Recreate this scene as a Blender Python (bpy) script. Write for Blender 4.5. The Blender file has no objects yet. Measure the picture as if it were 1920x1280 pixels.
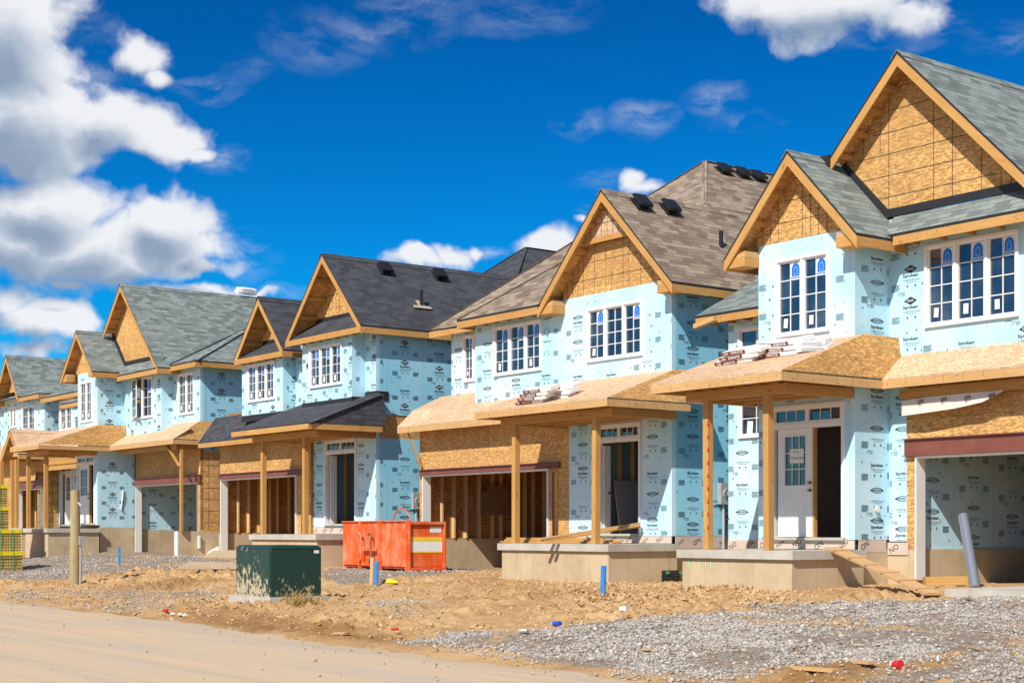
import bpy, math, random
import numpy as np
from mathutils import Vector, noise as mnoise
S = bpy.context.scene
C = S.collection
R = math.radians
# ------------------------------------------------------------------ camera
F, HZ, CX, CAMZ = 2866.0, 996.0, 960.0, 1.6          # focal length and horizon in photo pixels (1920 wide)
TH = math.atan2(2155, F); c_, s_ = math.cos(TH), math.sin(TH)
cd = bpy.data.cameras.new("camera"); cam = bpy.data.objects.new("camera", cd); C.objects.link(cam)
cd.sensor_width = 36; cd.lens = F/1920*36; cd.shift_y = (HZ-640)/1920; cd.clip_end = 6000; cd.clip_start = .1
cam.location = (0, 0, CAMZ); cam.rotation_euler = (R(90), 0, math.atan2(c_, s_))
S.camera = cam
# ------------------------------------------------------------------ sun, sky
SUN = Vector((-.45, 1.0, -1.0)).normalized()          # direction the light travels
sd = bpy.data.lights.new("sun", 'SUN'); sd.energy = 4.6; sd.angle = R(.5); sd.color = (1, .95, .86)
so = bpy.data.objects.new("sun", sd); C.objects.link(so); so.rotation_euler = SUN.to_track_quat('-Z', 'Y').to_euler()
S.view_settings.view_transform = 'Standard'; S.view_settings.look = 'None'; S.view_settings.exposure = .25

def nd(nt, typ, **k):
    n = nt.nodes.new(typ)
    for a, v in k.items():
        if a.startswith('i_'):
            key = a[2:]; key = int(key) if key.isdigit() else key.replace('_', ' ')
            n.inputs[key].default_value = v
        else: setattr(n, a, v)
    return n
def mth(nt, op, a, b=None, clamp=False):
    n = nt.nodes.new('ShaderNodeMath'); n.operation = op; n.use_clamp = clamp
    for i, x in enumerate((a, b)):
        if x is None: continue
        if isinstance(x, (int, float)): n.inputs[i].default_value = x
        else: nt.links.new(x, n.inputs[i])
    return n.outputs[0]
def vmth(nt, op, a, b=None):
    n = nt.nodes.new('ShaderNodeVectorMath'); n.operation = op
    for i, x in enumerate((a, b)):
        if x is None: continue
        if isinstance(x, (tuple, list)): n.inputs[i].default_value = x
        elif isinstance(x, (int, float)): n.inputs['Scale'].default_value = x
        else: nt.links.new(x, n.inputs[i])
    return n.outputs['Value'] if op in ('LENGTH', 'DOT_PRODUCT') else n.outputs['Vector']
def ramp(nt, fac, stops, interp='LINEAR'):
    n = nt.nodes.new('ShaderNodeValToRGB'); cr = n.color_ramp; cr.interpolation = interp
    while len(cr.elements) < len(stops): cr.elements.new(.5)
    for e, (p, col) in zip(cr.elements, stops): e.position = p; e.color = (*col, 1) if len(col) == 3 else col
    nt.links.new(fac, n.inputs[0]); return n.outputs[0]
def mix(nt, fac, a, b, bt='MIX'):
    n = nt.nodes.new('ShaderNodeMix'); n.data_type = 'RGBA'; n.blend_type = bt; n.clamp_factor = True
    for k, x in ((0, fac), (6, a), (7, b)):
        if isinstance(x, (int, float)): n.inputs[k].default_value = x
        elif isinstance(x, tuple): n.inputs[k].default_value = (*x[:3], 1)
        else: nt.links.new(x, n.inputs[k])
    return n.outputs[2]
def mrange(nt, v, a, b, c=0., d=1., smooth=False):
    n = nt.nodes.new('ShaderNodeMapRange'); n.interpolation_type = 'SMOOTHSTEP' if smooth else 'LINEAR'
    nt.links.new(v, n.inputs[0])
    for i, x in enumerate((a, b, c, d)): n.inputs[i+1].default_value = x
    return n.outputs[0]

def noisen(nt, vec, sc, det=4., ro=.55, dims='3D', dist=0.):
    n = nd(nt, 'ShaderNodeTexNoise', noise_dimensions=dims, i_Scale=sc, i_Detail=det, i_Roughness=ro, i_Distortion=dist)
    nt.links.new(vec, n.inputs['Vector']); return n.outputs[0]
def sky_world():
    w = bpy.data.worlds.new("World"); S.world = w; w.cycles.sampling_method = 'MANUAL'; w.cycles.sample_map_resolution = 512; w.use_nodes = True; nt = w.node_tree; nt.nodes.clear()
    out = nd(nt, 'ShaderNodeOutputWorld'); bg = nd(nt, 'ShaderNodeBackground'); nt.links.new(bg.outputs[0], out.inputs[0])
    sk = nd(nt, 'ShaderNodeTexSky', sky_type='NISHITA', sun_disc=False, sun_elevation=math.asin(-SUN.z),
            sun_rotation=math.atan2(-SUN.x, -SUN.y), air_density=1.0, dust_density=.35, ozone_density=2.0)
    tc = nd(nt, 'ShaderNodeTexCoord'); d = tc.outputs['Generated']
    fx = vmth(nt, 'DOT_PRODUCT', d, (-c_, s_, 0)); rx = vmth(nt, 'DOT_PRODUCT', d, (s_, c_, 0))
    sep = nd(nt, 'ShaderNodeSeparateXYZ'); nt.links.new(d, sep.inputs[0])
    az = mth(nt, 'ARCTAN2', rx, fx)
    hl = mth(nt, 'SQRT', mth(nt, 'ADD', mth(nt, 'MULTIPLY', fx, fx), mth(nt, 'MULTIPLY', rx, rx)))
    el = mth(nt, 'DIVIDE', sep.outputs[2], mth(nt, 'MAXIMUM', hl, .02))
    cmb = nd(nt, 'ShaderNodeCombineXYZ'); nt.links.new(az, cmb.inputs[0]); nt.links.new(el, cmb.inputs[1])
    # cloud banks, given as direction (azimuth, tan elevation), half width, half height, weight
    bl = [(20, 70, 100, 100, 1.12), (100, 115, 60, 44, 0.75), (265, 95, 58, 44, 0.82), (300, 140, 40, 32, 0.65), (60, 235, 120, 66, 1.22), (180, 232, 100, 46, 1.12), (275, 265, 80, 34, 1.05), (370, 288, 44, 16, 0.75), (15, 165, 50, 50, 0.75),
          (90, 385, 92, 44, 1.17), (40, 450, 100, 62, 1.17), (165, 465, 100, 50, 1.15), (320, 425, 70, 42, 1.17), (385, 460, 60, 34, 0.92), (260, 488, 120, 30, 1.02), (370, 506, 76, 20, 0.87), (130, 530, 60, 22, 0.65),
          (20, 575, 56, 38, 0.88), (70, 608, 76, 30, 1.07), (145, 612, 44, 22, 0.78), (40, 655, 80, 20, 0.82),
          (385, 546, 80, 14, 0.97), (495, 552, 40, 9, 0.60), (770, 484, 72, 20, 0.88), (850, 474, 52, 22, 0.88), (905, 466, 34, 16, 0.72), (1022, 452, 42, 32, 0.92), (1085, 405, 22, 14, 0.55),
          (1185, 338, 28, 24, 0.86), (1212, 352, 46, 18, 0.80), (1560, 0, 170, 54, 1.00), (1450, 15, 80, 40, 0.82), (1720, 25, 80, 34, 0.78)]
    g = bpy.data.node_groups.new("cloud_density", 'ShaderNodeTree')
    g.interface.new_socket("Vector", in_out='INPUT', socket_type='NodeSocketVector')
    for nm in ("Value", "Soft", "Wisp"): g.interface.new_socket(nm, in_out='OUTPUT', socket_type='NodeSocketFloat')
    gi = g.nodes.new('NodeGroupInput'); go = g.nodes.new('NodeGroupOutput'); v = gi.outputs[0]
    n1 = nd(g, 'ShaderNodeTexNoise', noise_dimensions='2D', i_Scale=14., i_Detail=4., i_Roughness=.55); g.links.new(v, n1.inputs['Vector'])
    wv = vmth(g, 'ADD', v, vmth(g, 'SCALE', vmth(g, 'SUBTRACT', n1.outputs['Color'], (.5, .5, .5)), .03))
    B = None
    for px, py, rx_, ry_, wt in bl:
        a = math.atan((px-CX)/F); e = (HZ-py)/F*math.cos(a)
        q = vmth(g, 'MULTIPLY', vmth(g, 'SUBTRACT', wv, (a, e, 0)), (F/rx_, F/ry_, 0))
        b = mth(g, 'SUBTRACT', wt, mth(g, 'MULTIPLY', vmth(g, 'LENGTH', q), .62))
        if B is None: B = b
        else:
            n = g.nodes.new('ShaderNodeMath'); n.operation = 'SMOOTH_MAX'; n.inputs[2].default_value = .08
            g.links.new(B, n.inputs[0]); g.links.new(b, n.inputs[1]); B = n.outputs[0]
    # the rest of the sky, outside the frame: loose fair weather cloud
    n2 = nd(g, 'ShaderNodeTexNoise', noise_dimensions='2D', i_Scale=2.6, i_Detail=2.); g.links.new(v, n2.inputs['Vector'])
    sp = nd(g, 'ShaderNodeSeparateXYZ'); g.links.new(v, sp.inputs[0])
    away = mrange(g, mth(g, 'ABSOLUTE', sp.outputs[0]), .40, .7, -1.2, 0.)
    B = mth(g, 'MAXIMUM', B, mth(g, 'ADD', away, mrange(g, n2.outputs[0], .45, .7, -.1, .9)))
    n3 = nd(g, 'ShaderNodeTexNoise', noise_dimensions='2D', i_Scale=30., i_Detail=8., i_Roughness=.58); g.links.new(wv, n3.inputs['Vector'])
    dn = mth(g, 'ADD', B, mth(g, 'MULTIPLY', mth(g, 'SUBTRACT', n3.outputs[0], .5), .98))
    for sc_, am in ((22., .42), (52., .20)):
        vo = nd(g, 'ShaderNodeTexVoronoi', voronoi_dimensions='2D', feature='SMOOTH_F1', i_Scale=sc_, i_Smoothness=.35); g.links.new(wv, vo.inputs['Vector'])
        dn = mth(g, 'ADD', dn, mth(g, 'MULTIPLY', mth(g, 'SUBTRACT', .42, vo.outputs['Distance']), am))
    g.links.new(dn, go.inputs[0])
    g.links.new(mth(g, 'ADD', B, mth(g, 'MULTIPLY', mth(g, 'SUBTRACT', n1.outputs[0], .5), .9)), go.inputs[1])
    Wm = None
    for px, py, rx_, ry_, wt in [(770, 30, 130, 50, .42), (680, 60, 170, 34, .30), (580, 75, 110, 60, .28), (980, 30, 150, 50, .30), (1335, 185, 80, 40, .62), (1395, 228, 100, 20, .5), (1205, 225, 70, 42, .55), (1085, 232, 70, 30, .42), (1905, 70, 110, 44, .36),
                                 (1130, 330, 90, 24, .3), (1085, 400, 50, 26, .7), (470, 130, 60, 30, .2), (390, 160, 80, 34, .5), (930, 468, 60, 18, .6), (520, 552, 70, 14, .7), (90, 120, 220, 130, .5), (1650, 60, 220, 44, .6), (420, 300, 70, 30, .6), (470, 480, 60, 60, .45)]:
        a = math.atan((px-CX)/F); e = (HZ-py)/F*math.cos(a)
        q = vmth(g, 'MULTIPLY', vmth(g, 'SUBTRACT', wv, (a, e, 0)), (F/rx_, F/ry_, 0))
        b = mth(g, 'MULTIPLY', mth(g, 'SUBTRACT', 1., vmth(g, 'LENGTH', q), True), wt)
        Wm = b if Wm is None else mth(g, 'MAXIMUM', Wm, b)
    n4 = nd(g, 'ShaderNodeTexNoise', noise_dimensions='2D', i_Scale=1., i_Detail=7., i_Roughness=.6); g.links.new(vmth(g, 'MULTIPLY', wv, (22, 60, 0)), n4.inputs['Vector'])
    g.links.new(mth(g, 'MULTIPLY', Wm, mrange(g, n4.outputs[0], .36, .85, 0, 1.05, True), True), go.inputs[2])
    def dens(vec):
        q = nt.nodes.new('ShaderNodeGroup'); q.node_tree = g; nt.links.new(vec, q.inputs[0]); return q.outputs
    o0 = dens(cmb.outputs[0]); o1 = dens(vmth(nt, 'ADD', cmb.outputs[0], (.008, .016, 0))); d0 = o0[0]
    alpha = mth(nt, 'MAXIMUM', mrange(nt, d0, .08, .58, 0, .97, True), o0[2])
    rim = mth(nt, 'MULTIPLY', mth(nt, 'SUBTRACT', o1[0], d0), .42)
    shade = mth(nt, 'ADD', mrange(nt, o1[1], .20, 1.10, .08, .95, True), rim, True)
    ccol = ramp(nt, shade, [(0, (7.5, 7.6, 7.8)), (.30, (6.2, 6.5, 7.0)), (.6, (4.1, 4.7, 5.6)), (1, (2.5, 3.2, 4.3))])
    hs = nd(nt, 'ShaderNodeHueSaturation', i_Saturation=1.45, i_Value=.86); nt.links.new(sk.outputs[0], hs.inputs['Color'])
    tint = mix(nt, 1.0, hs.outputs[0], (.02, .93, 1.46), 'MULTIPLY')
    grad = mrange(nt, el, .02, .36, .98, .56)
    n = nd(nt, 'ShaderNodeVectorMath', operation='SCALE'); nt.links.new(tint, n.inputs[0]); nt.links.new(grad, n.inputs['Scale'])
    clear = mix(nt, mrange(nt, el, -.02, .13, .75, 0, True), n.outputs[0], (4.6, 6.2, 7.4))
    col = mix(nt, alpha, clear, ccol)
    nt.links.new(col, bg.inputs[0]); bg.inputs[1].default_value = .10
sky_world()

# ------------------------------------------------------------------ pixel <-> place helpers (real depth: every call names the plane)
def ray(px, py):
    a = (px-CX)/F; b = (HZ-py)/F
    return Vector((-c_+a*s_, s_+a*c_, b))
O = Vector((0, 0, CAMZ))
def hit(px, py, p0, n):
    d = ray(px, py); p0 = Vector(p0); n = Vector(n); return O+d*((p0-O).dot(n)/d.dot(n))
def xY(px, Y): return hit(px, HZ, (0, Y, 0), (0, 1, 0)).x
def yX(px, X): return hit(px, HZ, (X, 0, 0), (1, 0, 0)).y
def zY(px, py, Y): return hit(px, py, (0, Y, 0), (0, 1, 0)).z
def zX(px, py, X): return hit(px, py, (X, 0, 0), (1, 0, 0)).z
def edgeY(X): return 10.25-.045*X
def terr(X, Y):
    X = np.asarray(X, float); Y = np.asarray(Y, float)
    zh = np.interp(X, [-80, -58, -45, -34, -25, -19], [.76, .72, .62, .52, .46, .56])
    t = np.clip((Y-edgeY(X)-.1)/8.6, 0, 1.4)
    return zh*np.minimum(t*(1.05-.05*t), 1.12)-.02
def onground(px, py):
    d = ray(px, py); t = 5.
    for _ in range(60):
        p = O+d*t; z = float(terr(p.x, p.y)); t += (z-p.z)/d.z*.6
    return O+d*t

# ------------------------------------------------------------------ materials
MAT = {}
def mat(name, col=None, rough=.7, metal=0., build=None, spec=.3):
    m = bpy.data.materials.new(name); m.use_nodes = True; nt = m.node_tree
    b = nt.nodes['Principled BSDF']; b.inputs['Roughness'].default_value = rough; b.inputs['Metallic'].default_value = metal
    b.inputs['Specular IOR Level'].default_value = spec
    if col: b.inputs['Base Color'].default_value = (*col, 1)
    if build: build(nt, b)
    MAT[name] = m; return m
def uvn(nt): return nd(nt, 'ShaderNodeTexCoord').outputs['UV']
def objc(nt): return nd(nt, 'ShaderNodeTexCoord').outputs['Object']
def mapv(nt, vec, scale=(1, 1, 1), rot=0., loc=(0, 0, 0)):
    n = nd(nt, 'ShaderNodeMapping'); nt.links.new(vec, n.inputs[0])
    n.inputs['Scale'].default_value = scale; n.inputs['Rotation'].default_value = (0, 0, rot); n.inputs['Location'].default_value = loc
    return n.outputs[0]
def bump(nt, b, h, st=.4, dist=.01):
    n = nd(nt, 'ShaderNodeBump', i_Strength=st, i_Distance=dist); nt.links.new(h, n.inputs['Height']); nt.links.new(n.outputs[0], b.inputs['Normal'])

def dirty(col, amt=.25, sc=3., col2=None):
    def f(nt, b):
        v = objc(nt); n = noisen(nt, v, sc, 6, .6)
        c2 = col2 or tuple(x*.6 for x in col)
        nt.links.new(mix(nt, mrange(nt, n, .45, .75, 0, amt), col, c2), b.inputs['Base Color'])
    return f
def osb(hi, lo, sc=1.):
    def f(nt, b):
        v = uvn(nt); wv = vmth(nt, 'ADD', v, vmth(nt, 'SCALE', nd(nt, 'ShaderNodeTexNoise', i_Scale=3.).outputs['Color'], .0))
        val = None
        for rot, sx, sy, off in ((.25, 14, 46, 0), (1.05, 15, 52, 3.3), (1.85, 14, 46, 7.7), (2.65, 15, 54, 11.1)):
            vo = nd(nt, 'ShaderNodeTexVoronoi', voronoi_dimensions='2D', i_Scale=1.)
            nt.links.new(mapv(nt, v, (sx*sc, sy*sc, 1), rot, (off, off, 0)), vo.inputs['Vector'])
            sp = nd(nt, 'ShaderNodeSeparateColor'); nt.links.new(vo.outputs['Color'], sp.inputs[0])
            val = sp.outputs[0] if val is None else mth(nt, 'MAXIMUM', val, sp.outputs[0])
        big = noisen(nt, v, 1.3, 3)
        val = mth(nt, 'ADD', val, mth(nt, 'MULTIPLY', mth(nt, 'SUBTRACT', big, .5), .25))
        mid = tuple((a+c)/2 for a, c in zip(hi, lo))
        col = ramp(nt, val, [(.42, lo), (.68, mid), (.88, hi), (.97, tuple(min(1, x*1.45) for x in hi))])
        wn = nd(nt, 'ShaderNodeTexWhiteNoise', noise_dimensions='2D'); nt.links.new(vmth(nt, 'FLOOR', vmth(nt, 'MULTIPLY', v, (1/2.44, 1/1.22, 1))), wn.inputs['Vector'])
        col = mix(nt, mrange(nt, wn.outputs['Value'], 0, 1, 0, .4), col, tuple(x*.8 for x in mid))
        fr2 = vmth(nt, 'FRACTION', vmth(nt, 'MULTIPLY', v, (1/2.44, 1/1.22, 1))); sj = nd(nt, 'ShaderNodeSeparateXYZ'); nt.links.new(fr2, sj.inputs[0])
        jn = mth(nt, 'MAXIMUM', mrange(nt, sj.outputs[0], .0015, .003, 1, 0), mrange(nt, sj.outputs[1], .003, .006, 1, 0)); col = mix(nt, mth(nt, 'MULTIPLY', jn, .7), col, tuple(x*.3 for x in lo))
        st = noisen(nt, mapv(nt, v, (1.3, .5, 1)), 1.1, 4, .6); col = mix(nt, mrange(nt, st, .56, .72, 0, .35), col, (lo[0]*.9, lo[1]*.95, lo[2]*1.1))
        nt.links.new(col, b.inputs['Base Color']); bump(nt, b, val, .25, .004)
    return f
def shingle(c1, c2, c3):
    def f(nt, b):
        v = uvn(nt)
        br = nd(nt, 'ShaderNodeTexBrick', offset=.37, i_Color1=(0, 0, 0, 1), i_Color2=(1, 1, 1, 1), i_Mortar=(.5, .5, .5, 1), i_Scale=1., i_Mortar_Size=.004,
                i_Brick_Width=.30, i_Row_Height=.14, i_Bias=0.)
        nt.links.new(v, br.inputs['Vector'])
        sp = nd(nt, 'ShaderNodeSeparateColor'); nt.links.new(br.outputs['Color'], sp.inputs[0])
        n = noisen(nt, mapv(nt, v, (1, 2.2, 1)), 1.4, 5, .6)
        t = mth(nt, 'ADD', mth(nt, 'MULTIPLY', sp.outputs[0], .62), mth(nt, 'MULTIPLY', n, .62))
        col = ramp(nt, t, [(.25, c1), (.55, c2), (.88, c3)])
        gr = noisen(nt, v, 160., 2, .6)
        col = mix(nt, mrange(nt, gr, .3, .7, 0, .35), col, tuple(x*.45 for x in c1))
        # saw-tooth across each course: a thin shadow line at each butt edge is put into the colour
        sv = nd(nt, 'ShaderNodeSeparateXYZ'); nt.links.new(v, sv.inputs[0])
        saw = mth(nt, 'FRACT', mth(nt, 'DIVIDE', sv.outputs[1], .14))
        edge = mrange(nt, saw, .0, .12, .5, 0.)
        col = mix(nt, mth(nt, 'MAXIMUM', edge, mth(nt, 'MULTIPLY', br.outputs['Fac'], .55)), col, tuple(x*.3 for x in c1))
        nt.links.new(col, b.inputs['Base Color'])
        h = mth(nt, 'SUBTRACT', mth(nt, 'MULTIPLY', mth(nt, 'SUBTRACT', 1., saw), .8), mth(nt, 'MULTIPLY', br.outputs['Fac'], .4))
        bump(nt, b, mth(nt, 'ADD', h, mth(nt, 'MULTIPLY', gr, .15)), .8, .012)
    return f
def lumber(hi, lo):
    def f(nt, b):
        v = uvn(nt); n = noisen(nt, mapv(nt, v, (.7, 16, 1)), 3., 4, .6, dist=.6)
        k = noisen(nt, mapv(nt, v, (2.5, 7, 1)), 2., 1); big = noisen(nt, objc(nt), .9, 2)
        col = mix(nt, mrange(nt, n, .35, .7), hi, lo)
        wn = nd(nt, 'ShaderNodeObjectInfo'); col = mix(nt, mrange(nt, wn.outputs['Random'], 0, 1, 0, .45), col, (lo[0]*.95, lo[1]*.86, lo[2]*.75))
        col = mix(nt, mrange(nt, k, .68, .76, 0, .75), col, tuple(x*.35 for x in lo))
        col = mix(nt, mrange(nt, big, .35, .7, 0, .35), col, (lo[0]*.9, lo[1]*.75, lo[2]*.6))
        nt.links.new(col, b.inputs['Base Color']); bump(nt, b, n, .12, .003)
    return f
def styro(col):
    def f(nt, b):
        v = uvn(nt); n = noisen(nt, mapv(nt, v, (1.2, .25, 1)), 1.6, 3); n2 = noisen(nt, objc(nt), .45, 3)
        c2 = (col[0]*.82, col[1]*.92, col[2]*.96); c3 = (min(1, col[0]*1.25), min(1, col[1]*1.06), min(1, col[2]*1.02))
        cc = mix(nt, mrange(nt, n, .35, .7), col, c2); cc = mix(nt, mrange(nt, n2, .45, .65), cc, c3)
        st = noisen(nt, mapv(nt, v, (9, .35, 1)), 1.5, 5, .65)
        cc = mix(nt, mrange(nt, st, .62, .8, 0, .22), cc, (col[0]*.75+.05, col[1]*.7, col[2]*.62))
        wn = nd(nt, 'ShaderNodeTexWhiteNoise', noise_dimensions='2D'); nt.links.new(vmth(nt, 'FLOOR', vmth(nt, 'MULTIPLY', v, (1/1.22, 1/2.44, 1))), wn.inputs['Vector'])
        cc = mix(nt, mrange(nt, wn.outputs['Value'], 0, 1, 0, .30), cc, (col[0]*.72, col[1]*.88, col[2]*.95))
        nt.links.new(cc, b.inputs['Base Color']); bump(nt, b, noisen(nt, v, 1.7, 2), .12, .03)
    return f
def conc(nt, b):
    v = objc(nt); n = noisen(nt, v, 1.1, 6, .65); f = noisen(nt, v, 45, 3, .6)
    uv = uvn(nt); st = noisen(nt, mapv(nt, uv, (4.5, .5, 1)), 1.2, 4, .6)
    col = ramp(nt, n, [(.3, (.44, .33, .20)), (.55, (.57, .445, .29)), (.8, (.62, .505, .35))])
    col = mix(nt, mrange(nt, st, .55, .8, 0, .4), col, (.25, .19, .13))
    su = nd(nt, 'ShaderNodeSeparateXYZ'); nt.links.new(uv, su.inputs[0])      # form-board joints
    ln = mth(nt, 'ABSOLUTE', mth(nt, 'SUBTRACT', mth(nt, 'FRACT', mth(nt, 'DIVIDE', su.outputs[0], .61)), .5)); col = mix(nt, mrange(nt, ln, .0, .014, .55, 0), col, (.22, .16, .10))
    pit = noisen(nt, v, 9., 2); col = mix(nt, mrange(nt, pit, .74, .78, 0, .6), col, (.12, .1, .08))
    nt.links.new(col, b.inputs['Base Color']); bump(nt, b, mth(nt, 'ADD', f, n), .3, .01)
def slabm(nt, b):
    v = objc(nt); n = noisen(nt, v, 1.6, 6, .65); f = noisen(nt, v, 60, 3, .6)
    nt.links.new(ramp(nt, n, [(.3, (.40, .36, .30)), (.55, (.52, .48, .42)), (.8, (.60, .56, .49))]), b.inputs['Base Color']); bump(nt, b, f, .25, .008)

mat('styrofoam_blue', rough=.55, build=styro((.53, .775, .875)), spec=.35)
mat('styrofoam_shaded', rough=.55, build=styro((.30, .645, .82)), spec=.35)  # darker copy of the blue board: side-wall shade put into the colour
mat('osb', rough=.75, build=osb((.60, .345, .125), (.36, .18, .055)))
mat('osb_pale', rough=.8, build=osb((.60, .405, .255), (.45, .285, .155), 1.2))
mat('osb_shaded', rough=.8, build=osb((.40, .205, .075), (.19, .08, .025)))  # darker copy of osb for indoors, its shade put into the colour
mat('lumber', rough=.7, build=lumber((.64, .375, .135), (.47, .245, .07)))
mat('lumber_pale', rough=.7, build=lumber((.68, .44, .21), (.53, .32, .13)))
mat('stud_bright', rough=.7, build=lumber((.80, .55, .29), (.68, .43, .19)))  # lumber lightened so garage studs read bright; the light is in the colour
mat('lumber_grey', rough=.8, build=lumber((.52, .42, .29), (.36, .27, .17)))
mat('plank_brown', rough=.8, build=lumber((.68, .46, .26), (.54, .34, .17)))
mat('shingle_green', rough=.9, build=shingle((.13, .155, .148), (.205, .24, .225), (.30, .335, .31)), spec=.2)
mat('shingle_brown', rough=.9, build=shingle((.17, .125, .095), (.27, .20, .15), (.40, .315, .235)), spec=.2)
mat('shingle_dark', rough=.88, build=shingle((.045, .047, .056), (.062, .064, .075), (.085, .088, .10)), spec=.25)
mat('concrete', rough=.9, build=conc, spec=.15)
mat('slab', rough=.85, build=slabm, spec=.2)
mat('ink', (.035, .045, .05), .8, spec=.1); mat('ink_soft', (.075, .15, .185), .8, spec=.1)
mat('ink_pale', (.14, .28, .34), .8, spec=.1)
mat('nail_rust', (.16, .075, .025), .8); mat('seam', (.24, .48, .62), .8, spec=.1)
mat('cap_nail', (.72, .28, .10), .6)
mat('steel_red', rough=.5, build=dirty((.20, .062, .045), .6, 2., (.27, .11, .085)), spec=.4)
mat('white_paint', rough=.45, build=dirty((.80, .79, .76), .3, 5., (.62, .57, .50)), spec=.4)
mat('white_vinyl', rough=.4, build=dirty((.82, .80, .79), .3, 3., (.68, .62, .57)), spec=.4)
mat('glass', rough=.03, build=lambda nt, b: (nt.links.new(ramp(nt, noisen(nt, objc(nt), 1.3, 3), [(.3, (.006, .012, .026)), (.5, (.02, .035, .06)), (.75, (.075, .10, .135))]), b.inputs['Base Color']), b.inputs['IOR'].__setattr__('default_value', 1.9)), spec=.6)
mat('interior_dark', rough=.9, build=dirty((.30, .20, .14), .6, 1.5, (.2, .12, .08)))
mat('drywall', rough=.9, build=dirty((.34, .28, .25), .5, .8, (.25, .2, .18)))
mat('black_metal', (.012, .012, .014), .35, spec=.5)
mat('flashing', (.022, .022, .025), .55, spec=.4)
mat('tar', (.42, .36, .26), .8)
mat('sticker_blue', (.015, .16, .62), .4); mat('sticker_pale', (.22, .47, .82), .4); mat('paper', (.80, .80, .77), .7); mat('paper_green', (.05, .30, .2), .6)
mat('galvanized', rough=.45, metal=.0, build=dirty((.36, .37, .36), .5, 6., (.25, .26, .26)), spec=.5)
mat('duct', (.36, .40, .46), .28, .6)
mat('conduit', (.42, .43, .44), .5); mat('copper', (.30, .12, .06), .5); mat('brass', (.35, .2, .06), .35, .8)
def orange(nt, b):
    v = objc(nt); n = noisen(nt, mapv(nt, v, (1, 1, .5)), 2.3, 8, .68); n2 = noisen(nt, v, 18, 4, .7)
    col = mix(nt, mrange(nt, mth(nt, 'ADD', n, mth(nt, 'MULTIPLY', n2, .25)),   .58, .84, 0, .85), (.78, .105, .012), (.74, .36, .22))
    col = mix(nt, mrange(nt, n2, .66, .74, 0, .6), col, (.35, .06, .02)); nt.links.new(col, b.inputs['Base Color'])
mat('orange_paint', rough=.5, build=orange, spec=.4)
mat('rust', rough=.8, build=dirty((.30, .10, .035), .8, 8., (.42, .2, .1)))
mat('yellow_paint', rough=.6, build=dirty((.85, .56, .02), .4, 9., (.8, .7, .5)))
mat('faded_white', rough=.7, build=dirty((.80, .78, .76), .5, 9., (.66, .60, .60)))
def greenp(nt, b):
    v = objc(nt); sp = nd(nt, 'ShaderNodeSeparateXYZ'); nt.links.new(v, sp.inputs[0])
    lowz = mrange(nt, sp.outputs[2], .0, .75, .19, 0.)
    n = noisen(nt, mapv(nt, v, (2.2, 2.2, 1.2)), 4., 8, .7)
    st = noisen(nt, mapv(nt, v, (9, 9, .6)), 2.5, 5, .6)
    side = mrange(nt, sp.outputs[0], .3, .78, .06, -.06)
    t = mth(nt, 'ADD', mth(nt, 'ADD', n, lowz), side)
    col = mix(nt, mrange(nt, st, .5, .8, 0, .35), (.006, .040, .031), (.035, .085, .07))
    nt.links.new(mix(nt, mrange(nt, t, .66, .70, 0, .95), col, (.52, .42, .27)), b.inputs['Base Color'])
mat('green_paint', rough=.35, build=greenp, spec=.5)
mat('blue_paint', rough=.5, build=dirty((.015, .22, .62), .5, 12., (.3, .35, .4)))
mat('weathered_post', rough=.85, build=lumber((.50, .42, .24), (.33, .26, .13)))
mat('brick_pale', rough=.85, build=dirty((.60, .44, .14), .5, 8., (.45, .28, .08))); mat('hole', (.02, .016, .012), .9)
mat('yellow_film', (.85, .65, .02), .35, spec=.5); mat('strap_green', (.10, .35, .14), .5)
mat('bag_white', rough=.4, build=dirty((.78, .76, .74), .3, 5., (.6, .56, .54)), spec=.4); mat('bag_maroon', (.20, .035, .022), .45)
mat('wrap', rough=.75, build=dirty((.62, .50, .42), .5, 4., (.5, .38, .3))); mat('wrap_white', rough=.6, build=dirty((.74, .68, .62), .5, 2., (.6, .52, .46)))
mat('red_paint', (.70, .03, .03), .5); mat('silver', (.6, .62, .64), .35, .6); mat('can_blue', (.02, .09, .55), .35); mat('spray_green', (.30, .75, .42), .8); mat('pink_spray', (.75, .25, .45), .8)
mat('tarp', rough=.5, build=dirty((.66, .62, .57), .3, 7., (.65, .55, .5)))
mat('membrane', (.035, .037, .035), .5); mat('straw', rough=.8, build=dirty((.55, .38, .13), .6, 12., (.34, .22, .07)))
mat('backboard', rough=.7, build=dirty((.26, .14, .08), .5, 5., (.19, .10, .055))); mat('foam_dim', rough=.8, build=dirty((.17, .25, .28), .5, 2., (.11, .15, .17)))  # hall foam is a dimmed copy: indoor darkness put into its colour
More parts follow.
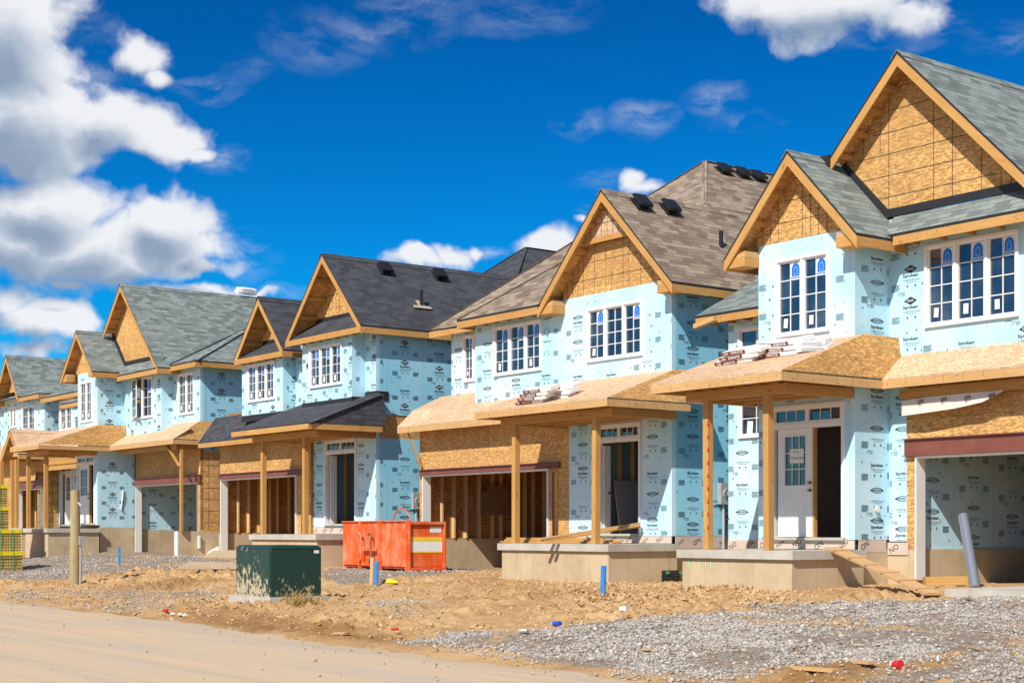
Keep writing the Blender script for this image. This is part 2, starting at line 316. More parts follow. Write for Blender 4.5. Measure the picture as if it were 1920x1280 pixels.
def groundm(nt, b):
    v = objc(nt)
    at = nd(nt, 'ShaderNodeAttribute', attribute_name='gravel'); wet = nd(nt, 'ShaderNodeAttribute', attribute_name='damp')
    n = noisen(nt, v, .9, 8, .65); f = noisen(nt, v, 11., 6, .7); ff = noisen(nt, v, 60., 3, .6)
    dirt = ramp(nt, n, [(.3, (.38, .215, .095)), (.5, (.53, .33, .155)), (.72, (.60, .405, .21))])
    dirt = mix(nt, mrange(nt, f, .55, .75, 0, .35), dirt, (.62, .46, .28)); dirt = mix(nt, mrange(nt, f, .34, .46, .6, 0), dirt, (.26, .14, .06))
    dirt = mix(nt, mth(nt, 'MULTIPLY', wet.outputs['Fac'], .85), dirt, (.25, .125, .045))
    vo = nd(nt, 'ShaderNodeTexVoronoi', i_Scale=24.); nt.links.new(v, vo.inputs['Vector'])
    sp = nd(nt, 'ShaderNodeSeparateColor'); nt.links.new(vo.outputs['Color'], sp.inputs[0])
    gr = ramp(nt, sp.outputs[0], [(0, (.21, .165, .135)), (.45, (.36, .30, .245)), (.8, (.47, .40, .335)), (1, (.55, .51, .46))])
    gr = mix(nt, mrange(nt, vo.outputs['Distance'], .02, .035, 0, .5), gr, (.2, .14, .09))
    gf = mth(nt, 'ADD', at.outputs['Fac'], mth(nt, 'MULTIPLY', mth(nt, 'SUBTRACT', f, .5), 1.3))
    gf = mrange(nt, gf, .38, .62)
    nt.links.new(mix(nt, gf, dirt, gr), b.inputs['Base Color'])
    h = mth(nt, 'ADD', mth(nt, 'MULTIPLY', f, .7), mth(nt, 'MULTIPLY', ff, .3)); bump(nt, b, h, .9, .05)
mat('ground', rough=.95, build=groundm, spec=.1)
def roadm(nt, b):
    v = objc(nt); n = noisen(nt, mapv(nt, v, (.25, 1.1, 1), -.04), .8, 7, .62); f = noisen(nt, v, 5., 7, .7); ff = noisen(nt, v, 60, 3, .6)
    col = ramp(nt, n, [(.32, (.50, .41, .32)), (.5, (.58, .445, .305)), (.7, (.63, .455, .285))])
    trk = noisen(nt, mapv(nt, v, (.06, 3.2, 1), -.045), 1., 3, .5)
    col = mix(nt, mrange(nt, trk, .48, .66, 0, .55), col, (.47, .37, .27))
    col = mix(nt, mrange(nt, f, .66, .72, 0, .4), col, (.40, .25, .13)); col = mix(nt, mrange(nt, ff, .35, .6, .15, 0), col, (.38, .28, .19))
    nt.links.new(col, b.inputs['Base Color']); bump(nt, b, f, .2, .012)
mat('road', rough=.95, build=roadm, spec=.1)
def stonem(cols):
    def f(nt, b):
        at = nd(nt, 'ShaderNodeAttribute', attribute_name='tone'); n = noisen(nt, objc(nt), 30, 3)
        col = ramp(nt, at.outputs['Fac'], cols)
        nt.links.new(mix(nt, mrange(nt, n, .4, .7, 0, .25), col, (.3, .22, .15)), b.inputs['Base Color'])
    return f
mat('stone', rough=.9, build=stonem([(0, (.20, .17, .15)), (.22, (.36, .31, .265)), (.45, (.47, .42, .365)), (.68, (.39, .385, .38)), (.86, (.54, .45, .345)), (1, (.60, .57, .53))]), spec=.15)
mat('clod', rough=.95, build=stonem([(0, (.36, .205, .09)), (.5, (.54, .345, .17)), (1, (.63, .44, .24))]), spec=.1)

# ------------------------------------------------------------------ mesh builder
WL = {}
Z = Vector((0, 0, 1))
rnd = random.Random(5)
class MB:
    def __init__(s): s.V = []; s.F = []; s.M = []; s.U = []; s.names = []
    def mi(s, m):
        if m not in s.names: s.names.append(m)
        return s.names.index(m)
    def face(s, pts, m, ua=None):
        i = len(s.V); s.V += [tuple(p) for p in pts]; s.F.append(tuple(range(i, i+len(pts)))); s.M.append(s.mi(m)); s.U.append(ua)
    def box(s, x0, x1, y0, y1, z0, z1, m, ua=None):
        s.hexa([(x0, y0, z0), (x1, y0, z0), (x1, y1, z0), (x0, y1, z0), (x0, y0, z1), (x1, y0, z1), (x1, y1, z1), (x0, y1, z1)], m, ua)
    def hexa(s, p, m, ua=None):
        for q in ((3, 2, 1, 0), (4, 5, 6, 7), (0, 1, 5, 4), (1, 2, 6, 5), (2, 3, 7, 6), (3, 0, 4, 7)): s.face([p[k] for k in q], m, ua)
    def beam(s, p, q, w, h, m, up=(0, 0, 1)):
        p = Vector(p); q = Vector(q); d = (q-p).normalized(); up = Vector(up)
        side = d.cross(up).normalized(); u2 = side.cross(d).normalized(); a = side*w/2; b = u2*h/2
        off = (rnd.random()*9, rnd.random()*9)
        s.hexa([p-a-b, p+a-b, q+a-b, q-a-b, p-a+b, p+a+b, q+a+b, q-a+b], m, (tuple(d), off))
    def cyl(s, p, q, r, m, n=12, r2=None):
        p = Vector(p); q = Vector(q); d = (q-p).normalized(); a = d.orthogonal().normalized(); b = d.cross(a); r2 = r if r2 is None else r2
        P = [p+(a*math.cos(t)+b*math.sin(t))*r for t in (k*2*math.pi/n for k in range(n))]
        Q = [q+(a*math.cos(t)+b*math.sin(t))*r2 for t in (k*2*math.pi/n for k in range(n))]
        for k in range(n): s.face([P[k], P[(k+1) % n], Q[(k+1) % n], Q[k]], m, (tuple(d), (0, 0)))
        s.face(P[::-1], m); s.face(Q, m)
    def tube(s, pts, r, m, n=8):
        for a, b in zip(pts[:-1], pts[1:]): s.cyl(a, b, r, m, n)
    def slab(s, pts, th, mt, mb, ms, dn=(0, 0, -1)):
        pts = [Vector(p) for p in pts]; lo = [p+Vector(dn)*th for p in pts]; n = len(pts)
        nn = (pts[1]-pts[0]).cross(pts[2]-pts[0])
        if nn.z < 0: pts = pts[::-1]; lo = lo[::-1]
        s.face(pts, mt); s.face(lo[::-1], mb)
        for k in range(n): s.face([pts[k], lo[k], lo[(k+1) % n], pts[(k+1) % n]], ms)
    def build(s, name, parent=None, smooth=False, loc=None):
        me = bpy.data.meshes.new(name); o = bpy.data.objects.new(name, me); C.objects.link(o)
        if parent is not None: org = WL[parent]; o.parent = parent
        elif loc is not None: org = Vector(loc); o.location = org
        else:
            A = np.array(s.V); org = Vector(((A[:, 0].min()+A[:, 0].max())/2, (A[:, 1].min()+A[:, 1].max())/2, A[:, 2].min())); o.location = org
        WL[o] = org.copy()
        me.from_pydata([tuple(Vector(v)-org) for v in s.V], [], s.F)
        for n in s.names: me.materials.append(MAT[n])
        me.polygons.foreach_set('material_index', s.M)
        uv = me.uv_layers.new(name="UVMap"); buf = np.zeros((len(me.loops), 2))
        for p, ua in zip(me.polygons, s.U):
            n = p.normal; off = (0, 0)
            if ua: u = Vector(ua[0]); off = ua[1]; u = u-n*n.dot(u)
            else: u = Vector((0, 0, 0))
            if u.length < .05: u = Z.cross(n) if abs(n.z) < .985 else Vector((1, 0, 0))
            u.normalize(); w = n.cross(u)
            for li in p.loop_indices:
                co = Vector(s.V[me.loops[li].vertex_index]); buf[li] = (co.dot(u)+off[0], co.dot(w)+off[1])
        uv.data.foreach_set('uv', buf.ravel())
        if smooth: me.polygons.foreach_set('use_smooth', [True]*len(me.polygons))
        return o
def thing(name, label, cat, loc, group=None):
    o = bpy.data.objects.new(name, None); C.objects.link(o); o.location = loc; WL[o] = Vector(loc); o.empty_display_size = .3
    return tag(o, label, cat, group)
def tag(o, label, cat, group=None):
    o['label'] = label; o['category'] = cat
    if group: o['group'] = group
    return o

# flat frames: 'F' faces the street (-Y), 'S' faces right (+X), 'Z' lies flat
def fr(kind, k):
    if kind == 'F': return lambda a, b, o=0.: (a, k-o, b)
    if kind == 'S': return lambda a, b, o=0.: (k+o, a, b)
    return lambda a, b, o=0.: (a, b, k+o)
def sfr(p0, u, v):   # any plane
    p0 = Vector(p0); u = Vector(u).normalized(); v = Vector(v).normalized(); n = u.cross(v)
    return lambda a, b, o=0.: p0+u*a+v*b+n*o
def panel(M, f, a0, a1, b0, b1, holes, m, th=.12, back=None):
    A = sorted({a0, a1, *[min(max(h[k], a0), a1) for h in holes for k in (0, 1)]}); B = sorted({b0, b1, *[min(max(h[k], b0), b1) for h in holes for k in (2, 3)]})
    def solid(i, j):
        if i < 0 or j < 0 or i >= len(A)-1 or j >= len(B)-1: return False
        ca = (A[i]+A[i+1])/2; cb = (B[j]+B[j+1])/2
        return not any(h[0] < ca < h[1] and h[2] < cb < h[3] for h in holes)
    for i in range(len(A)-1):
        for j in range(len(B)-1):
            if not solid(i, j): continue
            x0, x1, y0, y1 = A[i], A[i+1], B[j], B[j+1]
            M.face([f(x0, y0), f(x1, y0), f(x1, y1), f(x0, y1)], m)
            M.face([f(x1, y0, -th), f(x0, y0, -th), f(x0, y1, -th), f(x1, y1, -th)], back or m)
            for di, dj, e in ((-1, 0, ((x0, y1), (x0, y0))), (1, 0, ((x1, y0), (x1, y1))), (0, -1, ((x0, y0), (x1, y0))), (0, 1, ((x1, y1), (x0, y1)))):
                if not solid(i+di, j+dj): M.face([f(*e[0]), f(*e[0], -th), f(*e[1], -th), f(*e[1])], back or m)
# ---- lettering
TXT = {}
def text_tris(body, bold=0.):
    k = (body, bold)
    if k in TXT: return TXT[k]
    cu = bpy.data.curves.new("t", 'FONT'); cu.body = body; cu.resolution_u = 2; cu.offset = bold
    ob = bpy.data.objects.new("t", cu); C.objects.link(ob)
    me = ob.to_mesh(); me.calc_loop_triangles()
    P = np.array([v.co[:2] for v in me.vertices]); T = [tuple(t.vertices) for t in me.loop_triangles]
    ob.to_mesh_clear(); bpy.data.objects.remove(ob); bpy.data.curves.remove(cu)
    lo, hi = P.min(0), P.max(0); w = hi[0]-lo[0]; P = (P-(lo+hi)/2)/w
    TXT[k] = ([[tuple(P[i]) for i in t] for t in T], (hi[1]-lo[1])/w); return TXT[k]
def clip(poly, r):
    for ax, lim, sg in ((0, r[0], 1), (0, r[1], -1), (1, r[2], 1), (1, r[3], -1)):
        out = []
        for i in range(len(poly)):
            p, q = poly[i-1], poly[i]; dp, dq = sg*(p[ax]-lim), sg*(q[ax]-lim)
            if (dp < 0) != (dq < 0):
                t = dp/(dp-dq); out.append((p[0]+(q[0]-p[0])*t, p[1]+(q[1]-p[1])*t))
            if dq >= 0: out.append(q)
        poly = out
        if len(poly) < 3: return []
    return poly
def stamp(M, f, polys, ca, cb, sx, sy, m, off, rect=None, rot=0.):
    cr, sr = math.cos(rot), math.sin(rot)
    for t in polys:
        q = [(ca+(p[0]*cr-p[1]*sr)*sx, cb+(p[0]*sr+p[1]*cr)*sy) for p in t] if rot == 0 else [(ca+(p[0]*sx*cr-p[1]*sy*sr), cb+(p[0]*sx*sr+p[1]*sy*cr)) for p in t]
        if rect: q = clip(q, rect)
        if len(q) >= 3: M.face([f(a, b, off) for a, b in q], m)
def text(M, f, body, ca, cb, w, m='ink', off=.004, bold=.0, rect=None, rot=0., h=None):
    T, asp = text_tris(body, bold); sy = w if h is None else h/asp
    stamp(M, f, T, ca, cb, w, sy, m, off, rect, rot)
DIA = [[(-.5, 0), (0, -.25), (.5, 0), (0, .25)]]
def ring(n=14):
    o = []; P = [(math.copysign(abs(math.cos(t))**.8, math.cos(t))*.5, math.sin(t)*.17) for t in (k*2*math.pi/n for k in range(n))]
    for k in range(n):
        a, b = P[k], P[(k+1) % n]; o.append([a, b, (b[0]*.86, b[1]*.76), (a[0]*.86, a[1]*.76)])
    return o
RING = ring()
HEX = [[(math.cos(k*math.pi/3), math.sin(k*math.pi/3)) for k in range(6)]]
def rectp(x0, x1, y0, y1): return [[(x0, y0), (x1, y0), (x1, y1), (x0, y1)]]
def prints(M, f, a0, a1, b0, b1, holes, style, seed, a_off=None, dense=1.):
    """the printing on the foam boards: logo, name, small print, seams and cap nails, clipped to the board and its openings"""
    r = random.Random(seed)
    def free(x0, x1, y0, y1): return not any(h[0]-.04 < x1 and h[1]+.04 > x0 and h[2]-.04 < y1 and h[3]+.04 > y0 for h in holes)
    W = 1.22; start = a0 + (r.uniform(-.3, .3) if a_off is None else a_off)
    rect = (a0+.01, a1-.01, b0+.01, b1-.01); k = -1
    def st(polys, ca, cb, sx, sy, m, off, hw, hh):
        if free(ca-hw, ca+hw, cb-hh, cb+hh): stamp(M, f, polys, ca, cb, sx, sy, m, off, rect)
    def tx(body, ca, cb, w, m, bold=0., off=.004):
        T, asp = text_tris(body, bold); st(T, ca, cb, w, w, m, off, w/2, w*asp/2)
    while start+k*W < a1+W:
        ca = start+(k+.5)*W; k += 1
        sa = ca-W/2
        if a0+.03 < sa < a1-.03:
            for y0 in np.arange(b0, b1, .4):
                y1 = min(y0+.4, b1)
                if free(sa, sa+.005, y0, y1): M.face([f(sa, y0, .003), f(sa+.006, y0, .003), f(sa+.006, y1, .003), f(sa, y1, .003)], 'seam')
        cb = b1-r.uniform(.05, .65); j = r.randrange(3)
        while cb > b0-.3:
            logo = (j % 3 != 2); name = (j % 2 == 0) or style == 'dow'
            if logo:
                if style == 'dow':
                    st(DIA, ca, cb, .30, .30, 'ink', .004, .15, .07)
                    if free(ca-.15, ca+.15, cb-.07, cb+.07): text(M, f, 'DOW', ca, cb, .15, 'paper', .007, .02, rect)
                else:
                    st(RING, ca, cb, .29, .29, 'ink', .004, .15, .05); tx('DUPONT', ca, cb, .21, 'ink', .03)
                    for sg in (-1, 1): st([[(-.03*sg, -.025), (.03*sg, 0), (-.03*sg, .025)]], ca+sg*.165, cb, 1, 1, 'ink', .004, .03, .03)
            if name: tx('Styrofoam', ca, cb-.125, .34, 'ink', .025)
            tx('CLADMATE XPS Insulation', ca+.02, cb-.20, .38, 'ink_soft', .01)
            tx('extruded polystyrene', ca+.02, cb-.24, .24, 'ink_soft', .01)
            for sg in (-1, 1):
                bx = ca+sg*.36+.02; by = cb-.27+r.uniform(-.02, .02); wd = .19
                for ln in range(6):
                    yy = by-ln*.021; ww = wd*r.uniform(.7, 1) if ln % 3 == 2 else wd
                    st(rectp(-.5, .5, -.5, .5), bx-(wd-ww)/2, yy, ww, .011, 'ink_soft' if ln % 2 else 'ink_pale', .004, ww/2, .01)
            for sg in (-1, 1):
                st([[(.5*math.cos(t), .5*math.sin(t)) for t in np.arange(.6, 5.6, .8)]], ca+sg*.09+.02, cb-.31, .045, .05, 'ink_soft', .004, .03, .03)
            if j % 2:
                tx('1"', ca-.25, cb-.44, .05, 'ink', .02); tx('THICK', ca-.17, cb-.425, .09, 'ink', .02); tx('R-5.0', ca-.165, cb-.46, .08, 'ink', .02)
                tx('LOT 042', ca+.22, cb-.47, .08, 'ink_soft')
            j += 1; cb -= r.choice((.56, .58, .70))
    for a in np.arange(a0+.09, a1, .30):
        for b in np.arange(b0+.1, b1, .42):
            x, y = a+r.uniform(-.07, .07), b+r.uniform(-.1, .1)
            if r.random() < .72 and free(x-.03, x+.03, y-.03, y+.03) and x < a1-.03 and y < b1-.03:
                stamp(M, f, HEX, x, y, .017, .017, 'cap_nail' if r.random() < .75 else 'ink', .006)
def foam(house, f, a0, a1, b0, b1, holes=(), style='dupont', seed=1, m='styrofoam_blue', a_off=None, label=None):
    M = MB(); panel(M, f, a0, a1, b0, b1, list(holes), m); prints(M, f, a0, a1, b0, b1, list(holes), style, seed, a_off)
    o = M.build('wall', house)
    if label: o['label'] = label
    return o
def newmar(M, f, ca, cb, w):
    h = w*1.15; stamp(M, f, rectp(-.5, .5, -.5, .5), ca, cb, w, h*1.2, 'paper', .003)
    n = 10; arch = [(-.42, -.42)]+[(.42*-math.cos(t), .08+.42*math.sin(t)) for t in (k*math.pi/n for k in range(n+1))]+[(.42, -.42)]
    stamp(M, f, [arch], ca, cb+h*.06, w, h, 'sticker_blue', .005)
    inn = [(p[0]*.5, p[1]*.62-.06) for p in arch]; stamp(M, f, [inn], ca, cb+h*.06, w, h, 'sticker_pale', .007)
    inn = [(p[0]*.36, p[1]*.5-.06) for p in arch]; stamp(M, f, [inn], ca, cb+h*.06, w, h, 'sticker_blue', .009)
    text(M, f, 'newmar', ca, cb-h*.47, w*.95, 'sticker_blue', .006, .03)
def window(house, f, a0, a1, b0, b1, lites, rows=4, stick=(), tags=(), open_first=False, label=None):
    M = MB(); fw = .055; n = lites; dw = (a1-a0)/n
    def bx(x0, x1, y0, y1, o0, o1, m='white_vinyl'):
        p = [f(x0, y0, o1), f(x1, y0, o1), f(x1, y1, o1), f(x0, y1, o1)]; q = [f(x0, y0, o0), f(x1, y0, o0), f(x1, y1, o0), f(x0, y1, o0)]
        M.hexa([q[0], q[1], p[1], p[0], q[3], q[2], p[2], p[3]], m)
    bx(a0, a1, b0, b0+fw, -.05, .055); bx(a0, a1, b1-fw, b1, -.05, .055)
    bx(a0, a0+fw, b0+fw, b1-fw, -.05, .053); bx(a1-fw, a1, b0+fw, b1-fw, -.05, .053)
    for k in range(1, n): bx(a0+k*dw-.03, a0+k*dw+.03, b0+fw, b1-fw, -.05, .045)
    G = MB(); TT = []
    for k in range(n):
        l, r_ = a0+k*dw+(fw if k == 0 else .03), a0+(k+1)*dw-(fw if k == n-1 else .03); bo, to = b0+fw, b1-fw
        if open_first and k == 0: continue
        sw = .035
        bx(l, l+sw, bo, to, -.04, .02); bx(r_-sw, r_, bo, to, -.04, .02); bx(l+sw, r_-sw, bo, bo+sw, -.04, .02); bx(l+sw, r_-sw, to-sw, to, -.04, .02)
        l += sw; r_ -= sw; bo += sw; to -= sw
        t1, t2 = rnd.uniform(-.006, .006), rnd.uniform(-.008, .008); G.face([f(l, bo, -.02-t1-t2), f(r_, bo, -.02+t1-t2), f(r_, to, -.02+t1+t2), f(l, to, -.02-t1+t2)], 'glass')
        mc = (l+r_)/2
        bx(mc-.009, mc+.009, bo, to, -.019, -.003, 'white_paint')
        for j in range(1, rows):
            z = bo+(to-bo)*j/rows; bx(l, r_, z-.009, z+.009, -.0185, -.0035, 'white_paint')
        g2 = lambda a, b, o=0.: f(a, b, o-.007)
        if k in stick:
            w = (r_-l)*.46; T = MB(); TT.append(T); newmar(T, g2, r_-w*.52, to-w*.72, w)
        if k in tags:
            w = (r_-l)*.2; T = MB(); TT.append(T); stamp(T, g2, rectp(-.5, .5, -.5, .5), l+(r_-l)*.27, bo+(to-bo)*.13, w, w*1.7, 'paper', .002, rot=-.08+.05*k)
    o = M.build('window', house)
    if label: o['label'] = label
    if G.V: G.build('pane', o)
    for T in TT: T.build('sticker', o)
    if open_first:
        hole = MB(); l, r_ = a0+fw, a0+dw-.03
        hole.face([f(l, b0+fw, -.3), f(r_, b0+fw, -.3), f(r_, b1-fw, -.3), f(l, b1-fw, -.3)], 'interior_dark')
        hole.build('opening', o)
        W = MB(); ln = r_-l; g = sfr(f(l, b0+fw, .03), Vector(f(.975, 0, .22))-Vector(f(0, 0, 0)), Z); w_ = ln; hgt = b1-b0-2*fw
        for q in ((0, .04, 0, hgt), (w_-.04, w_, 0, hgt), (.04, w_-.04, 0, .04), (.04, w_-.04, hgt-.04, hgt)):
            W.hexa([g(q[0], q[2], -.02), g(q[1], q[2], -.02), g(q[1], q[2], .02), g(q[0], q[2], .02), g(q[0], q[3], -.02), g(q[1], q[3], -.02), g(q[1], q[3], .02), g(q[0], q[3], .02)], 'white_vinyl')
        W.face([g(.04, .04), g(w_-.04, .04), g(w_-.04, hgt-.04), g(.04, hgt-.04)], 'glass')
        for j in range(1, rows):
            zz = hgt*j/rows; W.hexa([g(.04, zz-.01, -.012), g(w_-.04, zz-.01, -.012), g(w_-.04, zz-.01, .012), g(.04, zz-.01, .012), g(.04, zz+.01, -.012), g(w_-.04, zz+.01, -.012), g(w_-.04, zz+.01, .012), g(.04, zz+.01, .012)], 'white_paint')
        W.build('open_sash', o)
    return o

# ------------------------------------------------------------------ house parts
LB, LP = 'lumber', 'lumber_pale'
def gable(house, xc, half, yf, yb, ze, zr, sh, ywall, wallhalf, wallz, osbm='osb', returns=True, look=4, pent=None, rboard=.15, seed=1, lines=True, loff=0., zel=None, left_stop=None, eaves=(True, True)):
    """steep front gable: two slopes, rake boards, eave boards, lookouts, sheathed triangle"""
    p = (zr-ze)/half; M = MB()
    l_x, l_z = xc-half, ze
    if left_stop: l_z = left_stop; l_x = xc-(zr-left_stop)/p
    M.slab([(l_x, yf, l_z), (xc, yf, zr), (xc, yb, zr), (l_x, yb, l_z)], .05, sh, osbm, 'flashing')
    M.slab([(xc, yf, zr), (xc+half, yf, ze), (xc+half, yb, ze), (xc, yb, zr)], .05, sh, osbm, 'flashing')
    roof = M.build('gable_roof', house)
    K = MB(); q = .14
    K.slab([(xc-q, yf-.01, zr-q*p+.03), (xc, yf-.01, zr+.03), (xc, yb, zr+.03), (xc-q, yb, zr-q*p+.03)], .02, sh, sh, sh)
    K.slab([(xc, yf-.01, zr+.03), (xc+q, yf-.01, zr-q*p+.03), (xc+q, yb, zr-q*p+.03), (xc, yb, zr+.03)], .02, sh, sh, sh)
    K.build('ridge_cap', roof)
    # rake boards, on the open front edge
    for sg in (-1, 1):
        ex, ez = (l_x, l_z) if sg < 0 else (xc+half, ze)
        B = MB(); h = rboard*math.sqrt(1+p*p); B_ = [(xc, zr-.055), (ex, ez-.055), (ex, ez-.055-h), (xc, zr-.055-h)]
        y0, y1 = yf+.005, yf+.045; d = Vector((ex-xc, 0, ez-zr)).normalized()
        ua = (tuple(d), (rnd.random()*5, rnd.random()*5))
        B.hexa([(B_[3][0], y0, B_[3][1]), (B_[2][0], y0, B_[2][1]), (B_[2][0], y1, B_[2][1]), (B_[3][0], y1, B_[3][1]), (B_[0][0], y0, B_[0][1]), (B_[1][0], y0, B_[1][1]), (B_[1][0], y1, B_[1][1]), (B_[0][0], y1, B_[0][1])], LB, ua)
        B.build('rake_board', roof)
        if eaves[0 if sg < 0 else 1] and not (sg < 0 and left_stop):
            E_ = MB(); E_.beam((ex-sg*.022, yf+.05, ez-.055-.085), (ex-sg*.022, yb, ez-.055-.085), .04, .17, LB); E_.build('fascia', roof)
        for k in range(1, look+1):
            L = MB(); t = k/(look+.6); x = xc+(ex-xc)*t; z = zr+(ez-zr)*t-.055-.10*math.sqrt(1+p*p)
            L.beam((x, yf+.05, z), (x, ywall+.02, z), .04*1.2, .10, LB, up=(0, 0, 1)); L.build('lookout', roof)
    # sheathing triangle
    G = MB(); f = fr('F', ywall); th = .05
    zb = wallz; t0 = max(0, (zb-ze)/p) if zb > ze else 0
    hw = min(wallhalf, (zr-.06-zb)/p); top = zr-.06
    zs = zr-.06-p*hw
    pts = [(xc-hw, zb), (xc+hw, zb)]
    if zs > zb+.02: pts += [(xc+hw, zs), (xc, top), (xc-hw, zs)]
    else: pts += [(xc, top)]
    G.face([f(a, b) for a, b in pts], osbm); G.face([f(a, b, -th) for a, b in reversed(pts)], osbm)
    if lines:
        r = random.Random(seed); zt = lambda a: top-p*abs(a-xc)
        for a in np.arange(xc-hw+.15, xc+hw, .203):
            if r.random() < .25: continue
            b = zb; 
            while b < zt(a)-.05:
                e = min(b+r.choice((.6, 1.2, 1.2)), zt(a)-.03)
                if r.random() < .75: G.face([f(a, b, .003), f(a+.012, b, .003), f(a+.012, e, .003), f(a, e, .003)], 'ink')
                b = e
        for b in np.arange(zb+.35, top-.2, .40):
            w = min(hw, (top-b)/p)-.02; w0 = w*r.uniform(.55, 1); w1 = w*r.uniform(.55, 1)
            G.face([f(xc-w0, b, .0035), f(xc+w1, b, .0035), f(xc+w1, b+.012, .0035), f(xc-w0, b+.012, .0035)], 'ink')
    G.build('gable_wall', house)
    if returns:
        for sg in (-1, 1):      # boxed eave return at the foot of each rake, with its little sloped lid
            if sg < 0 and left_stop: continue
            ex = xc+sg*half; x0, x1 = sorted((ex-sg*.03, ex-sg*.52)); B = MB()
            B.box(x0, x1, yf+.05, ywall-.003, ze-.06-.14, ze-.02, LB, ((1, 0, 0), (rnd.random()*4, 0)))
            mx = (x0+x1)/2
            if sg < 0: tri = [(x0+.04, ze-.018), (x1, ze-.018), (x1, ze+.09)]
            else: tri = [(x0, ze-.018), (x1-.04, ze-.018), (x0, ze+.09)]
            for yy in (yf+.06, ywall-.004): B.face([(x, yy, z) for x, z in tri], LP)
            B.face([(tri[0][0], yf+.06, tri[0][1]), (tri[2][0], yf+.06, tri[2][1]), (tri[2][0], ywall-.004, tri[2][1]), (tri[0][0], ywall-.004, tri[0][1])], LP)
            B.face([(tri[1][0], yf+.06, tri[1][1]), (tri[2][0], yf+.06, tri[2][1]), (tri[2][0], ywall-.004, tri[2][1]), (tri[1][0], ywall-.004, tri[1][1])], LP)
            B.build('eave_return', roof)
    return roof
def slopes(house, name, polys, sh, under='osb', th=.05):
    M = MB()
    for p in polys: M.slab(p, th, sh, under, 'flashing')
    return M.build(name, house)
def fascia(parent, p, q, h=.17, m=LB, drop=.055, name='fascia'):
    M = MB(); dz = Vector((0, 0, drop+h/2)); P, Q = Vector(p)-dz, Vector(q)-dz; M.beam(P, Q, .04, h, m)
    d = (Q-P).normalized(); sd = d.cross(Z).normalized(); L = (Q-P).length; x = .15
    while x < L-.1:      # nail heads with rust runs, butt joints
        c = P+d*x; hh = rnd.uniform(.012, .035); w = .004
        if rnd.random() < .12: hh = h*.49; w = .003
        o = rnd.uniform(-.3, .3)*(h-2*hh)
        for sg in (-1, 1): M.hexa([c+d*a+sd*sg*b+Z*(z+o) for z in (-hh, hh) for a, b in ((-w, .018), (w, .018), (w, .0212), (-w, .0212))], 'nail_rust')
        x += rnd.choice((.2, .41, .41))
    return M.build(name, parent)
def slope_frame(p0, along, up): return sfr(p0, along, up)
def roof_vent(house, pos, nrm, along):
    n = Vector(nrm).normalized(); u = Vector(along).normalized(); v = n.cross(u); p = Vector(pos); M = MB()
    def P(a, b, o): return p+u*a+v*b+n*o
    def bx(a, b, o0, o1, m, tp=1.): M.hexa([P(-a, -b, o0), P(a, -b, o0), P(a, b, o0), P(-a, b, o0), P(-a*tp, -b*tp, o1), P(a*tp, -b*tp, o1), P(a*tp, b*tp, o1), P(-a*tp, b*tp, o1)], m)
    bx(.22, .22, .006, .012, 'flashing'); bx(.14, .14, .012, .09, 'black_metal'); bx(.20, .21, .09, .155, 'black_metal', .9)
    return M.build('roof_vent', house)
def vent_pipe(house, p, h=.38, n=(0, 0, 1), tar=True):
    M = MB(); p = Vector(p); M.cyl(p-Vector((0, 0, .1)), p+Vector((0, 0, h)), .05, 'black_metal', 14)
    if tar:
        nn = Vector(n).normalized(); a = Vector((0, 1, 0)); a = (a-nn*nn.dot(a)).normalized(); b = nn.cross(a)
        for (x0, x1, y0, y1) in ((-.32, .30, -.16, -.05), (-.13, .10, -.06, .2)):
            M.hexa([p+a*x+b*y+nn*o for o in (.004, .018) for x, y in ((x0, y0), (x1, y0), (x1, y1), (x0, y1))], 'tar')
    return M.build('vent_pipe', house)
